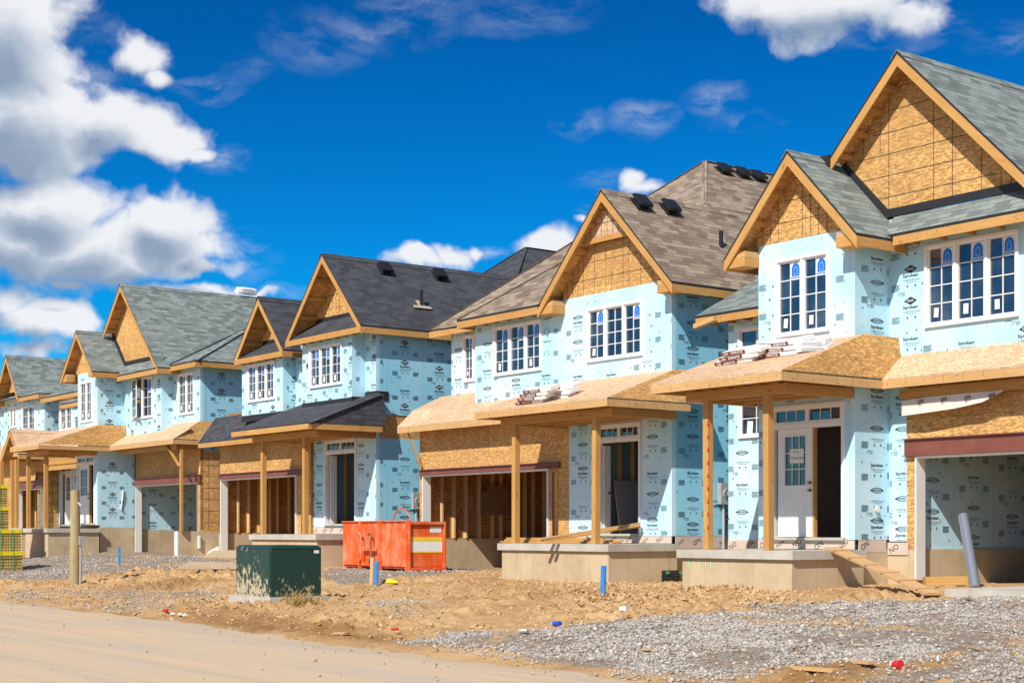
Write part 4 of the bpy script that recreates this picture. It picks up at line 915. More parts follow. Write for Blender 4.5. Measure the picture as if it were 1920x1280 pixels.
# ================================================================== HOUSE with the dark roof
def house_c():
    Y, YR, xr = 22.95, 23.4, -37.65
    H = thing('townhouse', 'half-built house with charcoal shingled roof and two small gables, behind the orange bin', 'house', (-42.5, 25, .75), 'half-built houses in the row')
    sh = 'shingle_dark'
    for k, (p0, p1, wa, wb, yt, yb, seed) in enumerate(((567, 660, 581.5, 642.5, 652.5, 729, 51), (453.7, 530.7, 465, 516.5, 685, 755.5, 52))):
        x0, x1 = xY(p0, Y), xY(p1, Y); w = (xY(wa, Y), xY(wb, Y), zY(wa, yb, Y), zY(wa, yt, Y))
        foam(H, fr('F', Y), x0, x1, 5.35, 7.42 if k == 0 else 7.2, [w], 'dow', seed); window(H, fr('F', Y), *w, 3, 4, (0, 1, 2), (0, 1, 2))
        foam(H, fr('S', x1), Y+.121, YR, 5.35, 7.45 if k == 0 else 7.25, (), 'dow', seed+5)
    xb1, xb0 = xY(660, Y), xY(567, Y); xc1 = xY(530.7, Y); xc0 = xY(453.7, Y)
    foam(H, fr('F', YR), xb1, xr, 5.3, 7.6, (), 'dow', 60); foam(H, fr('F', YR), xc1, xb0+.1, 5.3, 7.4, (), 'dow', 61); pass
    zr0, zr1 = zX(740, 822, xr), zX(740, 778, xr)
    foam(H, fr('S', xr), YR+.121, 30, zr1, 7.72, (), 'dow', 63, m='styrofoam_shaded', a_off=.25); foam(H, fr('S', xr), YR+.121, 30, 1.75, zr0, (), 'dupont', 64, m='styrofoam_shaded', a_off=.25)
    M = MB(); M.box(xr-.1, xr-.02, YR+.121, 30, zr0+.002, zr1-.002, 'osb'); M.build('rim_board', H)
    M = MB(); yh = YR-.0; a = xY(576, Y); z = zY(576, 686, Y)
    stamp(M, fr('F', Y), HEX, a, z, .07, .10, 'osb', .006); stamp(M, fr('F', Y), HEX, a+.012, z, .05, .09, 'hole', .008); M.build('vent_hole', H)
    # entry
    ex0 = xY(588, YR); d0, d1 = xY(610.5, YR), xY(669, YR); zf = 1.83; z1, zt = zY(620, 852, YR), zY(612, 826, YR)
    foam(H, fr('F', YR), ex0, xr, 1.75, 5.298, [(d0, d1, zf-.05, zt)], 'dupont', 66)
    door_unit(H, YR, d0, d1, zf, z1, zt, None, 2); interior(H, d0-.1, xr-.13, YR+.14, YR+3, zf-.03, zt+.2, studs=True, back='foam_dim')
    M = MB(); M.box(d0+.22, d0+.26, YR+.02, YR+.24, zf, z1-.03, 'white_paint'); M.build('open_door', H)
    wrap(H, fr('F', YR-.015), ex0, xr, 1.53, 1.745, 12)
    M = MB(); M.box(xr-.3, xr-.004, YR+.125, 30, .2, 1.74, 'concrete'); M.build('foundation', H)
    YG = 23.3
    garage(H, YG, xY(412, YG), ex0-.002, xY(416, YG), xY(557, YG), .75, zY(416, 899, YG), zY(415, 888.5, YG), 4.9, 'osb', 1.52, 6, 6, hx0=xY(414, YG), hx1=xY(571, YG))
    shell(H, xY(412, YG), xr-.2, YR, 34, .4, 7.3); M = MB(); M.box(xY(412, YG), ex0, YG+.3, YG+.4, 4.3, 5.6, 'osb_shaded'); M.build('rim_board', H)
    # roofs
    YW = 23.395
    g1 = gable(H, -39.58, 2.23, 22.7, 33, 7.49, 9.82, sh, YW, 1.9, 7.98, returns=False, look=4, seed=15, eaves=(False, True))
    g2 = gable(H, -43.61, 1.65, 22.7, 31, 7.23, 9.04, sh, YW, 1.5, 7.62, returns=False, look=4, seed=16, eaves=(False, True))
    for g, x0, x1, z0, z1_ in ((g1, -41.80, -37.36, 7.49, 7.98), (g2, -45.25, -41.97, 7.23, 7.66)):
        M = MB(); M.slab([(x0+.05, 22.72, z0-.03), (x1-.05, 22.72, z0-.03), (x1-.56, YW-.004, z1_), (x0+.56, YW-.004, z1_)], .03, sh, 'osb', 'flashing'); M.build('eave_roof', g)
        fascia(g, (x0+.05, 22.695, z0), (x1, 22.695, z0), .17)
        K = MB(); K.beam((x0+.66, YW-.012, z1_+.05), (x1-.66, YW-.012, z1_+.05), .02, .13, 'flashing'); K.build('flashing', g)
        [(J := MB()).beam((x, 22.75, z0-.19), (x, Y-.01, z0-.19), .04, .08, LB) or J.build('rafter_tail', g) for x in np.arange(x0+.3, x1-.1, .5)]
    FL, FR, P0, P1 = (-46.9, 27.5, 7.5), (-37.37, 27.5, 7.25), (-42.13, 32.26, 11.45), (-42.13, 40, 11.45)
    m = slopes(H, 'hip_roof', [[FL, FR, P0], [FR, (-37.37, 44, 7.25), P1, P0], [FL, P0, P1, (-46.9, 44, 7.5)]], sh)
    for a, b in ((P0, FL), (P0, (-39.9, 30.0, 9.58)), (P0, P1)):
        K = MB(); K.beam(Vector(a)+Vector((0, 0, .008)), Vector(b)+Vector((0, 0, .004)), .13, .014, sh); K.build('ridge_cap', m)
    p = (9.82-7.49)/2.23
    for px, py in ((721, 506), (823, 517)): roof_vent(H, hit(px, py, (-39.58, 25, 9.87), (p, 0, 1)), (p, 0, 1), (0, 1, 0))
    vent_pipe(H, hit(790, 572, (-39.58, 25, 9.87), (p, 0, 1)), .45, (p, 0, 1))
    # shingled porch and garage lean-to
    r_ = porch(H, -41.5, -37.45, 21.3, YR, 1.52, .75, [xY(495.5, 21.55), xY(574.5, 21.55)], -42.0, -37.3, 20.97, 4.63, 5.56, sh, -37.42, YR, YR+.12)
    x0 = xY(379, 22.9)
    k = skirt(H, x0, -41.0, 22.75, 4.62, YR-.005, 5.50, sh, LB)
    K = MB()
    for a, b, z0, z1_, yy in ((xb0, xb1, 5.50, 5.46, Y), (xc0, xc1, 5.36, 5.36, Y)): K.box(a, b+.02, yy-.02, yy-.003, z0-.2, z0+.0, 'flashing')
    K.box(xb1+.003, xb1+.03, Y-.03, YR, 5.3, 5.52, 'flashing'); K.box(xb1+.03, xr+.03, YR-.03, YR-.003, 5.4, 5.66, 'flashing'); K.box(xr+.003, xr+.03, YR-.03, YR+.4, 5.4, 5.66, 'flashing'); K.box(xc1, xb0, YR-.03, YR-.003, 5.3, 5.5, 'flashing'); K.build('flashing', r_)
    M = MB(); a = xY(412, YG); M.box(a+.01, a+.06, YG+.11, 26, 4.0, 5.3, 'osb'); M.build('side_sheathing', H)
    meter(H, xr+.004, yX(777, xr), zX(777, 939, xr), 1.0)
    return H
# ================================================================== HOUSE with the tall green-grey gable, left of centre
def osbgrid(M, f, a0, a1, b0, b1, seed):
    panel(M, f, a0, a1, b0, b1, [], 'osb', .1); r = random.Random(seed)
    for a in np.arange(a0+.2, a1, .406): M.face([f(a, b0+r.uniform(0, .5), .003), f(a+.014, b0+.2, .003), f(a+.014, b1-.1, .003), f(a, b1-.1, .003)], 'ink')
    for b in np.arange(b0+.3, b1, .41): M.face([f(a0+.03, b, .0035), f(a1-.03, b, .0035), f(a1-.03, b+.014, .0035), f(a0+.03, b+.014, .0035)], 'ink')
def house_d():
    Y, YM, YR = 22.4, 23.45, 23.9; xl, xr, xm, xe = -58.1, -56.1, -52.6, -50.3; zf = 1.92
    H = thing('townhouse', 'half-built house with tall green-grey gable roof behind the wooden utility post', 'house', (-55, 25, .85), 'half-built houses in the row')
    sh = 'shingle_green'
    d0, d1 = xY(145.5, Y), xY(178.5, Y); z1, zt = zY(150, 873, Y), zY(147, 855, Y)
    w = (xY(151, Y), xY(174, Y), zY(151, 793, Y), zY(151, 718, Y))
    foam(H, fr('F', Y), xl, xr, 1.85, 7.75, [(d0, d1, zf-.05, zt), w], 'dow', 71); window(H, fr('F', Y), *w, 2, 4, (1,), (0, 1))
    door_unit(H, Y, d0, d1, zf, z1, zt, (d0+.07, d0+.07+.62*(d1-d0)), 2); interior(H, d0-.05, xr-.13, Y+.14, Y+3, zf-.03, zt+.2)
    foam(H, fr('S', xr), Y+.121, YM, 4.7, 7.75, (), 'dow', 72); foam(H, fr('S', xr), Y+.121, YR, 1.75, 4.698, (), 'dow', 73)
    M = MB(); M.box(xr-.2, xr-.004, Y+.1, YR, .3, 1.745, 'concrete'); M.build('foundation', H)
    w = (xY(248, YM), xY(287, YM), zY(248, 787.5, YM), zY(248, 711, YM))
    foam(H, fr('F', YM), xr+.002, xm, 4.7, 7.6, [w], 'dow', 74); window(H, fr('F', YM), *w, 2, 4, (1,), (), open_first=True)
    foam(H, fr('S', xm), YM+.121, YR, 4.7, 7.7, (), 'dow', 75)
    w = (xY(335, YR), xY(365, YR), zY(335, 779, YR), zY(335, 702, YR))
    foam(H, fr('F', YR), xm+.002, xe, 4.7, 7.75, [w], 'dow', 76); window(H, fr('F', YR), *w, 2, 4, (0, 1), (0, 1))
    foam(H, fr('S', xe), YR+.121, 31, 4.5, 7.75, (), 'dow', 77, m='styrofoam_shaded', a_off=.1)
    M = MB(); osbgrid(M, fr('S', xe), YR+.121, 31, 1.62, 4.498, 4); o = M.build('wall', H); o['label'] = 'bare strand board lower side wall'
    M = MB(); M.box(xe-.25, xe-.0, 23.06, 31, .2, 1.615, 'concrete'); M.build('foundation', H)
    M = MB(); M.box(xe-.26, xe+.0, 23.02, 23.058, .5, 1.6, 'white_paint'); M.build('lit_end', H); M = MB(); M.box(xe-.2, xe+.1, YR-.1, YR-.04, 1.0, 1.45, 'white_paint'); M.build('lit_end', H)  # white sheets: sunlit brightness of the wall ends put into the colour
    garage(H, YR, xr+.09, xe-.002, xY(256, YR), xY(372, YR), .8, zY(256, 911, YR), zY(254, 897.5, YR), 4.8, 'foam', 1.66, 6, 7, hx0=xY(254, YR), hx1=xY(376.5, YR))
    shell(H, -65, xe-.2, 24.2, 34, .4, 7.6)
    # set-back part left of the bay, with second door
    YL = 24.2; w = (xY(114, YL), xY(136, YL), zY(114, 808, YL), zY(114, 752, YL)); e0, e1 = xY(113, YL), xY(136.5, YL); ez1, ezt = zY(115, 889, YL), zY(115, 872, YL)
    foam(H, fr('F', YL), -65, xl, 1.8, 7.2, [w, (e0, e1, 1.85, ezt)], 'dow', 78); window(H, fr('F', YL), *w, 2, 4, (0,), (0,))
    door_unit(H, YL, e0, e1, 1.9, ez1, ezt, (e0+.5, e0+1.3), 2)
    s2 = slopes(H, 'side_roof', [[(-66, 23.75, 7.45), (-57.9, 23.75, 7.45), (-57.9, 28, 9.4), (-64, 28, 9.4)]], sh); fascia(s2, (-66, 23.77, 7.45), (-58.2, 23.77, 7.45))
    s3 = slopes(H, 'entry_roof', [[(xY(113, 23.4), 23.4, 6.95), (xl-.1, 23.4, 6.95), (xl-.1, YL-.01, 7.35), (xY(113, 23.4)+.4, YL-.01, 7.35)]], sh); fascia(s3, (xY(113, 23.4), 23.42, 6.95), (xl-.1, 23.42, 6.95), .15)
    # roofs
    gable(H, -57.27, 1.63, 22.0, 26, 7.67, 9.34, sh, Y, 1.0, 7.755, seed=22, look=3)
    xc, half, ze, zr = -55.4, 3.42, 7.57, 11.0
    g = gable(H, xc, half, 23.0, 36, ze, zr, sh, YM, 2.9, 8.0, returns=False, look=4, seed=23, left_stop=9.35, eaves=(False, True), lines=False)
    e = slopes(H, 'eave_roof', [[(-56.0, 23.0, 7.55), (-52.1, 23.0, 7.55), (-52.3, YM-.005, 7.97), (-56.0, YM-.005, 7.97)]], sh); fascia(e, (-55.75, 23.02, 7.55), (-52.0, 23.02, 7.55))
    K = MB(); K.beam((-56.2, YM-.02, 8.04), (-52.5, YM-.02, 8.04), .03, .15, 'flashing'); K.beam((-57.15, YM-.025, 9.3), (-55.9, YM-.025, 8.0), .04, .18, 'flashing'); K.build('flashing', g)
    A_, B_, mm = (-49.87, 23.5, 7.65), (-53.6, 23.5, 7.65), .45
    P_ = (-49.87-4.6, 23.5+4.6, 7.65+4.6*mm)
    s4 = slopes(H, 'hip_roof', [[B_, A_, P_, (-56, 28.1, P_[2])], [A_, (-49.87, 36, 7.65), (P_[0], 36, P_[2]), P_]], sh)
    fascia(s4, (-52.05, 23.52, 7.65), (-49.87, 23.52, 7.65)); fascia(s4, (-49.89, 23.55, 7.65), (-49.89, 36, 7.65))
    K = MB(); K.beam(Vector(A_)+Vector((0, 0, .015)), Vector(P_)+Vector((0, 0, .015)), .26, .03, sh); K.build('ridge_cap', s4)
    V = MB(); p = 1.0
    for t0, t1 in ((0, 4.2),):
        f0 = Vector((-52.05, 23.55, 7.68)); f1 = Vector((-52.05-1.75, 23.55+3.9, 7.68+1.78)); V.beam(f0, f1, .3, .02, 'flashing', up=(.3, -.3, 1))
    V.build('valley_flashing', s4)
    r_ = porch(H, -58.45, -55.85, 20.35, Y, 1.72, .8, [xY(53.5, 20.57), xY(86, 20.57)], -58.9, -55.75, 20.0, 4.84, 5.66, 'osb_pale', -55.85, 22.75, YM-.01)
    k = skirt(H, -55.78, -50.06, 22.75, 4.86, YM-.005, 5.28, 'osb_pale')
    M = MB(); M.slab([(xm, YM, 5.283), (-50.25, YM, 5.283), (-50.25, YR-.01, 5.55), (xm, YR-.01, 5.55)], .03, 'osb_pale', 'osb', 'osb_pale')
    M.face([(-50.06, 22.75, 4.86), (-50.06, 25.2, 4.86), (-50.25, 25.2, 5.55), (-50.25, YR, 5.55)], 'osb'); M.build('roof_deck', k); fascia(k, (-50.08, 22.8, 4.86), (-50.08, 25.2, 4.86), .15, LP, .032)
    B = MB(); B.beam((-55.6, 23.05, 4.60), (-50.4, 23.05, 4.60), .09, .18, LB); B.build('beam', k)
    B = MB(); B.beam((-50.42, 23.2, 4.6), (-50.42, 25, 4.6), .09, .18, LB); B.build('beam', k)
    M = MB(); xp = xY(339, 23.1); M.beam((xp, 23.12, 1.62), (xp, 23.12, 4.5), .12, .09, LB, up=(0, 1, 0)); M.build('temporary_post', H)
    M = MB(); M.beam((xY(313, 22.95), 22.95, 4.68), (xp, 23.05, 3.9), .09, .04, LB); M.build('brace', H)
    M = MB(); M.cyl((xr, 23.35, 2.5), (xr+.08, 23.30, 2.48), .04, 'paper', 8); M.tube([(xr+.03, 23.35, 2.55), (xr+.05, 23.4, 3.0), (xr+.02, 23.42, 3.2)], .03, 'paper', 6); M.build('vent_sleeve', H)
    return H
# ================================================================== HOUSE at the left edge
def house_e():
    Y = 24.3; H = thing('townhouse', 'half-built house cut off by the left edge, low grey gable roof', 'house', (-71, 25, .9), 'half-built houses in the row'); sh = 'shingle_green'
    xr = -67.0; w1 = (xY(19, Y), xY(32, Y), zY(19, 803, Y), zY(19, 764, Y)); w2 = (xY(42, Y), xY(66.5, Y), zY(42, 830, Y), zY(42, 763, Y))
    foam(H, fr('F', Y), -76, xr, 4.9, 7.9, [w1, w2], 'dow', 81); window(H, fr('F', Y), *w1, 2, 4, (0,), ()); window(H, fr('F', Y), *w2, 2, 4, (1,), (1,))
    foam(H, fr('S', xr), Y+.121, 32, 1.8, 7.95, (), 'dow', 82)
    gable(H, -70.7, 1.62, 23.8, 34, 7.75, 9.75, sh, Y, 1.3, 8.1, returns=False, look=3, seed=31, lines=False)
    s = slopes(H, 'hip_roof', [[(-76, 23.85, 7.72), (-66.5, 23.85, 7.72), (-69.5, 29, 9.7), (-76, 29, 9.7)], [(-66.5, 23.85, 7.72), (-66.5, 36, 7.72), (-69.5, 36, 9.7), (-69.5, 29, 9.7)]], sh); fascia(s, (-69.1, 23.87, 7.72), (-66.5, 23.87, 7.72)); fascia(s, (-66.52, 23.9, 7.72), (-66.52, 36, 7.72)); fascia(s, (-76, 23.87, 7.72), (-72.3, 23.87, 7.72))
    shell(H, -78, xr-.2, Y, 34, .4, 7.8)
    YG = 23.2; garage(H, YG, -71.5, -65.02, xY(33, YG), xY(79, YG), .85, zY(33, 918, YG), zY(33, 903, YG), 5.0, 'osb', 1.75, 6, 9)
    M = MB(); osbgrid(M, fr('S', -65.0), YG+.1, 24.19, 1.72, 4.9, 6); M.build('wall', H); M = MB(); M.box(-65.2, -65.0, YG+.1, 24.19, .2, 1.71, 'concrete'); M.build('foundation', H)
    k = skirt(H, -72, -64.9, 22.5, 4.9, Y-.005, 5.75, 'osb_pale')
    M = MB(); M.slab([(-65.1, 22.9, 4.6), (-59, 22.9, 4.6), (-59, 24.1, 4.75), (-65.1, 24.1, 4.75)], .05, 'osb_pale', 'lumber', 'lumber_pale'); fo = M.build('porch_roof', H); fascia(fo, (-65.2, 22.92, 4.62), (-59, 22.92, 4.62), .2)
    B = MB(); B.beam((-65, 23.0, 4.25), (-59, 23.0, 4.25), .12, .2, LB); B.build('beam', fo)
    # little gabled porch at the very edge and its posts
    g = gable(H, xY(18, 21.6), 1.05, 21.6, 24.2, 4.82, 5.85, 'osb_pale', 21.95, .8, 4.75, returns=False, look=1, seed=33, lines=False)
    for px in (23.5, 31.5, 3):
        M = MB(); x = xY(px, 21.9); M.beam((x, 21.9, 1.74), (x, 21.9, 4.62), .14, .14, LB, up=(0, 1, 0)); M.build('porch_post', H)
    M = MB(); M.box(-72, xY(38, 21.6), 21.6, 24.1, 1.58, 1.74, 'slab'); M.build('porch_slab', H); M = MB(); M.box(-71.9, xY(38, 21.6)-.06, 21.68, 24.1, .3, 1.578, 'concrete'); M.build('porch_foundation', H)
    # lower, further roof line beyond
    M = MB(); M.slab([(-80, 31, 9.9), (-72, 31, 9.9), (-72, 33, 10.2), (-80, 33, 10.2)], .3, 'shingle_dark', 'osb', 'flashing'); M.build('back_ridge', s)
    return H
HA, HB, HC, HD, HE = house_a(), house_b(), house_c(), house_d(), house_e()

# ================================================================== ground and road
def vnoise(x, y, seed=0):
    xi = np.floor(x).astype(np.int64); yi = np.floor(y).astype(np.int64); xf = x-xi; yf = y-yi
    def h(a, b):
        n = (a*374761393+b*668265263+seed*1442695041) & 0x7fffffff
        n = ((n ^ (n >> 13))*1274126177) & 0x7fffffff
        return ((n ^ (n >> 16)) & 0xffff)/65535.
    u = xf*xf*(3-2*xf); v = yf*yf*(3-2*yf)
    return (h(xi, yi)*(1-u)+h(xi+1, yi)*u)*(1-v)+(h(xi, yi+1)*(1-u)+h(xi+1, yi+1)*u)*v
def fbm(x, y, sc, o=4, seed=0):
    s = 0; a = 1; t = 0
    for k in range(o): s = s+a*vnoise(x*sc*2**k, y*sc*2**k, seed+k*17); t += a; a *= .55
    return s/t
def wpoly(px): return [(p.x, p.y) for p in (onground(*q) for q in px)]
GRAVEL = [(wpoly(p), w) for p, w in (
    ([(880, 1216), (960, 1200), (1060, 1172), (1180, 1163), (1300, 1160), (1440, 1136), (1600, 1128), (1760, 1122), (1930, 1116), (1930, 1198), (1840, 1218), (1740, 1232), (1640, 1246), (1560, 1252), (1480, 1258), (1400, 1262), (1330, 1275), (1260, 1279), (1150, 1262), (1000, 1240), (800, 1205)], 1.),
    ([(1930, 1208), (1800, 1232), (1700, 1262), (1600, 1290), (1930, 1290)], 1.),
    ([(-10, 1058), (120, 1036), (250, 1032), (360, 1042), (440, 1052), (330, 1070), (180, 1078), (100, 1090), (-10, 1092)], .95),
    ([(-10, 1108), (150, 1108), (330, 1112), (440, 1100), (425, 1130), (330, 1146), (230, 1150), (120, 1136), (-10, 1122)], .5),
    ([(605, 1068), (650, 1064), (780, 1072), (850, 1062), (930, 1062), (900, 1074), (780, 1085), (660, 1097), (605, 1090)], .9),
    ([(760, 1202), (900, 1180), (960, 1196), (900, 1218), (800, 1212)], .8), ([(690, 1130), (790, 1130), (810, 1160), (740, 1165)], .45),
    ([(500, 1064), (605, 1062), (600, 1090), (500, 1080)], .6))]
DAMP = [(wpoly(p), w) for p, w in (
    ([(1440, 1290), (1480, 1256), (1640, 1246), (1760, 1230), (1850, 1212), (1935, 1195), (1935, 1208), (1800, 1236), (1700, 1268), (1600, 1290)], 1.),
    ([(330, 1150), (440, 1138), (600, 1168), (800, 1196), (950, 1206), (900, 1218), (760, 1212), (600, 1190), (440, 1178)], .85),
    ([(200, 1100), (330, 1094), (440, 1090), (330, 1110), (200, 1118)], .6), ([(0, 1125), (130, 1140), (330, 1165), (500, 1180), (330, 1172), (100, 1144), (0, 1132)], .8), ([(850, 1080), (1100, 1085), (1150, 1130), (1050, 1150), (900, 1120)], .25))]
def inpoly(x, y, P):
    r = np.zeros(x.shape, bool); n = len(P)
    for i in range(n):
        x0, y0 = P[i-1]; x1, y1 = P[i]
        c = ((y0 > y) != (y1 > y)) & (x < (x1-x0)*(y-y0)/((y1-y0) if y1 != y0 else 1e-9)+x0); r ^= c
    return r
def mask(x, y, L, jit=.5):
    m = np.zeros(x.shape); xx = x+(fbm(x, y, .9, 3, 91)-.5)*jit*2; yy = y+(fbm(x, y, .9, 3, 57)-.5)*jit
    offs = [(math.cos(k*2.4)*.13*math.sqrt(k)*1.7, math.sin(k*2.4)*.13*math.sqrt(k)) for k in range(9)]
    for P, w in L:
        X0 = min(p[0] for p in P)-1.5; X1 = max(p[0] for p in P)+1.5; Y0 = min(p[1] for p in P)-1; Y1 = max(p[1] for p in P)+1
        k = (x > X0) & (x < X1) & (y > Y0) & (y < Y1)
        if not k.any(): continue
        q = sum(inpoly(xx[k]+a, yy[k]+b, P).astype(float) for a, b in offs)/len(offs); m[k] = np.maximum(m[k], q*w)
    st = fbm(x*.35+y*.10, y*1.5-x*.08, .9, 4, 63)      # bare streaks along the wheel tracks
    return m*np.clip(1.55-1.5*np.clip(st*3-1.15, 0, 1)*.75, 0, 1)
CABX, CABY = -28.7, 15.2
def relief(X, Y, g):
    t = np.clip((Y-edgeY(X)-.1)/1.6, 0, 1)
    big = (fbm(X, Y, .45, 3, 3)-.5)*.22; mid = (fbm(X, Y, 2.1, 4, 5)-.5)*.16
    lump = np.maximum(fbm(X, Y, 6.5, 4, 9)-.44, 0)*.50*np.clip(fbm(X, Y, .5, 2, 23)*2.8-.8, .12, 1)
    near = np.clip((21.5-Y)/2, .35, 1)
    cab = -.10*np.exp(-(((X-CABX)/1.5)**2+((Y-CABY)/1.1)**2)**2)
    rut = -.07*np.exp(-((Y-edgeY(X)-.9-.3*np.sin(X*.3))/.35)**2)
    return (big*.8+(mid+lump)*(1-.75*g))*t*near+rut*t+(g*.03)+cab
def ground():
    xs = np.concatenate([[-2500, -900, -400, -200, -130, -100, -88], np.arange(-78, -44, .13), np.arange(-44, -7.5, .065), [-4, 4, 30, 100, 400, 1500]])
    ys = np.concatenate([[-800, -300, -100, -40, -12], np.arange(-6, 9.6, 2.6), np.arange(9.8, 23.4, .065), [24.5, 27, 31, 36, 45, 60, 100, 200, 500, 1500, 3500]])
    X, Y = np.meshgrid(xs, ys); x = X.ravel(); y = Y.ravel()
    g = mask(x, y, GRAVEL); d = mask(x, y, DAMP)
    z = terr(x, y)+relief(x, y, g)-.0
    off = y < edgeY(x)-.9; z = np.where(off, -.09, z-.035*np.clip(1-(y-edgeY(x))/.5, 0, 1))
    nx, ny = len(xs), len(ys); idx = np.arange(nx*ny).reshape(ny, nx)
    q = np.stack([idx[:-1, :-1], idx[:-1, 1:], idx[1:, 1:], idx[1:, :-1]], -1).reshape(-1, 4)
    me = bpy.data.meshes.new('ground'); me.from_pydata(np.stack([x, y, z], 1).tolist(), [], q.tolist()); me.materials.append(MAT['ground'])
    for nm, a in (('gravel', g), ('damp', d)):
        at = me.attributes.new(nm, 'FLOAT', 'POINT'); at.data.foreach_set('value', a.astype(np.float32))
    me.polygons.foreach_set('use_smooth', [True]*len(me.polygons))
    o = bpy.data.objects.new('ground', me); C.objects.link(o); o['kind'] = 'structure'
    # road
    M = []; xs = np.concatenate([[-2500, -400, -150], np.arange(-90, 10, .16), [40, 200, 1500]]); V = []; Q = []
    for x_ in xs:
        e = edgeY(x_)
        for k, yy in enumerate((-14, -6, 0, 4, 7, 9, e-.6, e+.02, e+.35)): V.append((x_, yy+(.10*math.sin(x_*1.7)+.08*math.sin(x_*4.1+1)+.06*math.sin(x_*7.3)+.14*math.sin(x_*.43) if k > 6 else 0), (.012, .014, .015, .012, .008, .004, 0., -.006, -.06)[k]))
    n = 9
    for i in range(len(xs)-1):
        for k in range(n-1): a = i*n+k; Q.append((a, a+n, a+n+1, a+1))
    me = bpy.data.meshes.new('road'); me.from_pydata(V, [], Q); me.materials.append(MAT['road']); me.polygons.foreach_set('use_smooth', [True]*len(Q))
    o = bpy.data.objects.new('road', me); C.objects.link(o); o['kind'] = 'structure'
ground()
def zat(x, y):
    x = np.atleast_1d(np.asarray(x, float)); y = np.atleast_1d(np.asarray(y, float)); g = mask(x, y, GRAVEL)
    return terr(x, y)+relief(x, y, g)
def gpt(px, py):
    d = ray(px, py); t = np.linspace(8, 75, 3000); z = zat(d.x*t, d.y*t); k = int(np.argmax(CAMZ+d.z*t < z)); return O+d*float(t[k])
def scatter(name, label, matn, pts, size, seed, flat=.65, jit=.35, sink=.25):
    rg = np.random.default_rng(seed); n = len(pts); t = (1+5**.5)/2
    ico = np.array([(-1, t, 0), (1, t, 0), (-1, -t, 0), (1, -t, 0), (0, -1, t), (0, 1, t), (0, -1, -t), (0, 1, -t), (t, 0, -1), (t, 0, 1), (-t, 0, -1), (-t, 0, 1)])/1.9
    fc = np.array([(0, 11, 5), (0, 5, 1), (0, 1, 7), (0, 7, 10), (0, 10, 11), (1, 5, 9), (5, 11, 4), (11, 10, 2), (10, 7, 6), (7, 1, 8), (3, 9, 4), (3, 4, 2), (3, 2, 6), (3, 6, 8), (3, 8, 9), (4, 9, 5), (2, 4, 11), (6, 2, 10), (8, 6, 7), (9, 8, 1)])
    v = ico[None]*(1+(rg.random((n, 12, 1))-.5)*2*jit)*(size[:, None, None]*.5)
    v = v*np.stack([rg.uniform(.8, 1.4, n), rg.uniform(.7, 1.1, n), rg.uniform(flat*.7, flat*1.3, n)], 1)[:, None]
    a = rg.uniform(0, 6.28, n); tl = rg.uniform(-.5, .5, n)
    x = v[..., 0]; z = v[..., 2]; x2 = x*np.cos(tl)[:, None]-z*np.sin(tl)[:, None]; z2 = x*np.sin(tl)[:, None]+z*np.cos(tl)[:, None]
    X = x2*np.cos(a)[:, None]-v[..., 1]*np.sin(a)[:, None]; Y = x2*np.sin(a)[:, None]+v[..., 1]*np.cos(a)[:, None]
    V = np.stack([X+pts[:, 0:1], Y+pts[:, 1:2], z2+pts[:, 2:3]+(size*flat*.5*(1-2*sink))[:, None]], -1).reshape(-1, 3)
    Q = (fc[None]+(np.arange(n)*12)[:, None, None]).reshape(-1, 3)
    me = bpy.data.meshes.new(name); me.vertices.add(len(V)); me.vertices.foreach_set('co', V.astype(np.float32).ravel())
    me.loops.add(len(Q)*3); me.loops.foreach_set('vertex_index', Q.astype(np.int32).ravel())
    me.polygons.add(len(Q)); me.polygons.foreach_set('loop_start', np.arange(0, len(Q)*3, 3, dtype=np.int32)); me.update(calc_edges=True)
    at = me.attributes.new('tone', 'FLOAT', 'POINT'); at.data.foreach_set('value', np.repeat(rg.random(n), 12).astype(np.float32))
    me.materials.append(MAT[matn]); o = bpy.data.objects.new(name, me); C.objects.link(o); tag(o, label, 'gravel' if 'gravel' in name else 'soil'); o['kind'] = 'stuff'
    return o
def inview(x, y, m=60):
    D = -x*c_+y*s_; px = CX+F*(x*s_+y*c_)/np.maximum(D, .1); py = HZ+F*(CAMZ-.3)/np.maximum(D, .1)
    return (D > 5) & (px > -m) & (px < 1920+m) & (py < 1280+m+60)
rg = np.random.default_rng(11)
def sample(x0, x1, y0, y1, n):
    x = rg.uniform(x0, x1, n); y = rg.uniform(y0, y1, n); k = inview(x, y); return x[k], y[k]
# loose crushed stone
x1, y1 = sample(-27, -8, 10.2, 22.5, 800000); g = mask(x1, y1, GRAVEL); patch = fbm(x1, y1, .8, 3, 77)
ok = rg.random(len(x1)) < g*np.clip(patch*3.2-1.0, .06, 1)*.74; x1, y1 = x1[ok], y1[ok]
x2, y2 = sample(-78, -27, 11, 23.2, 280000); g = mask(x2, y2, GRAVEL); ok = rg.random(len(x2)) < g*.30*np.clip(fbm(x2,y2,.7,3,41)*3.4-1.1,.08,1); x2, y2 = x2[ok], y2[ok]
x = np.concatenate([x1, x2]); y = np.concatenate([y1, y2]); sz = np.concatenate([rg.lognormal(-4.0, .5, len(x1)), rg.lognormal(-3.35, .45, len(x2))]).clip(.009, .08)
scatter('gravel', 'grey and tan crushed stone spread over the dirt yards', 'stone', np.stack([x, y, zat(x, y)], 1), sz, 3)
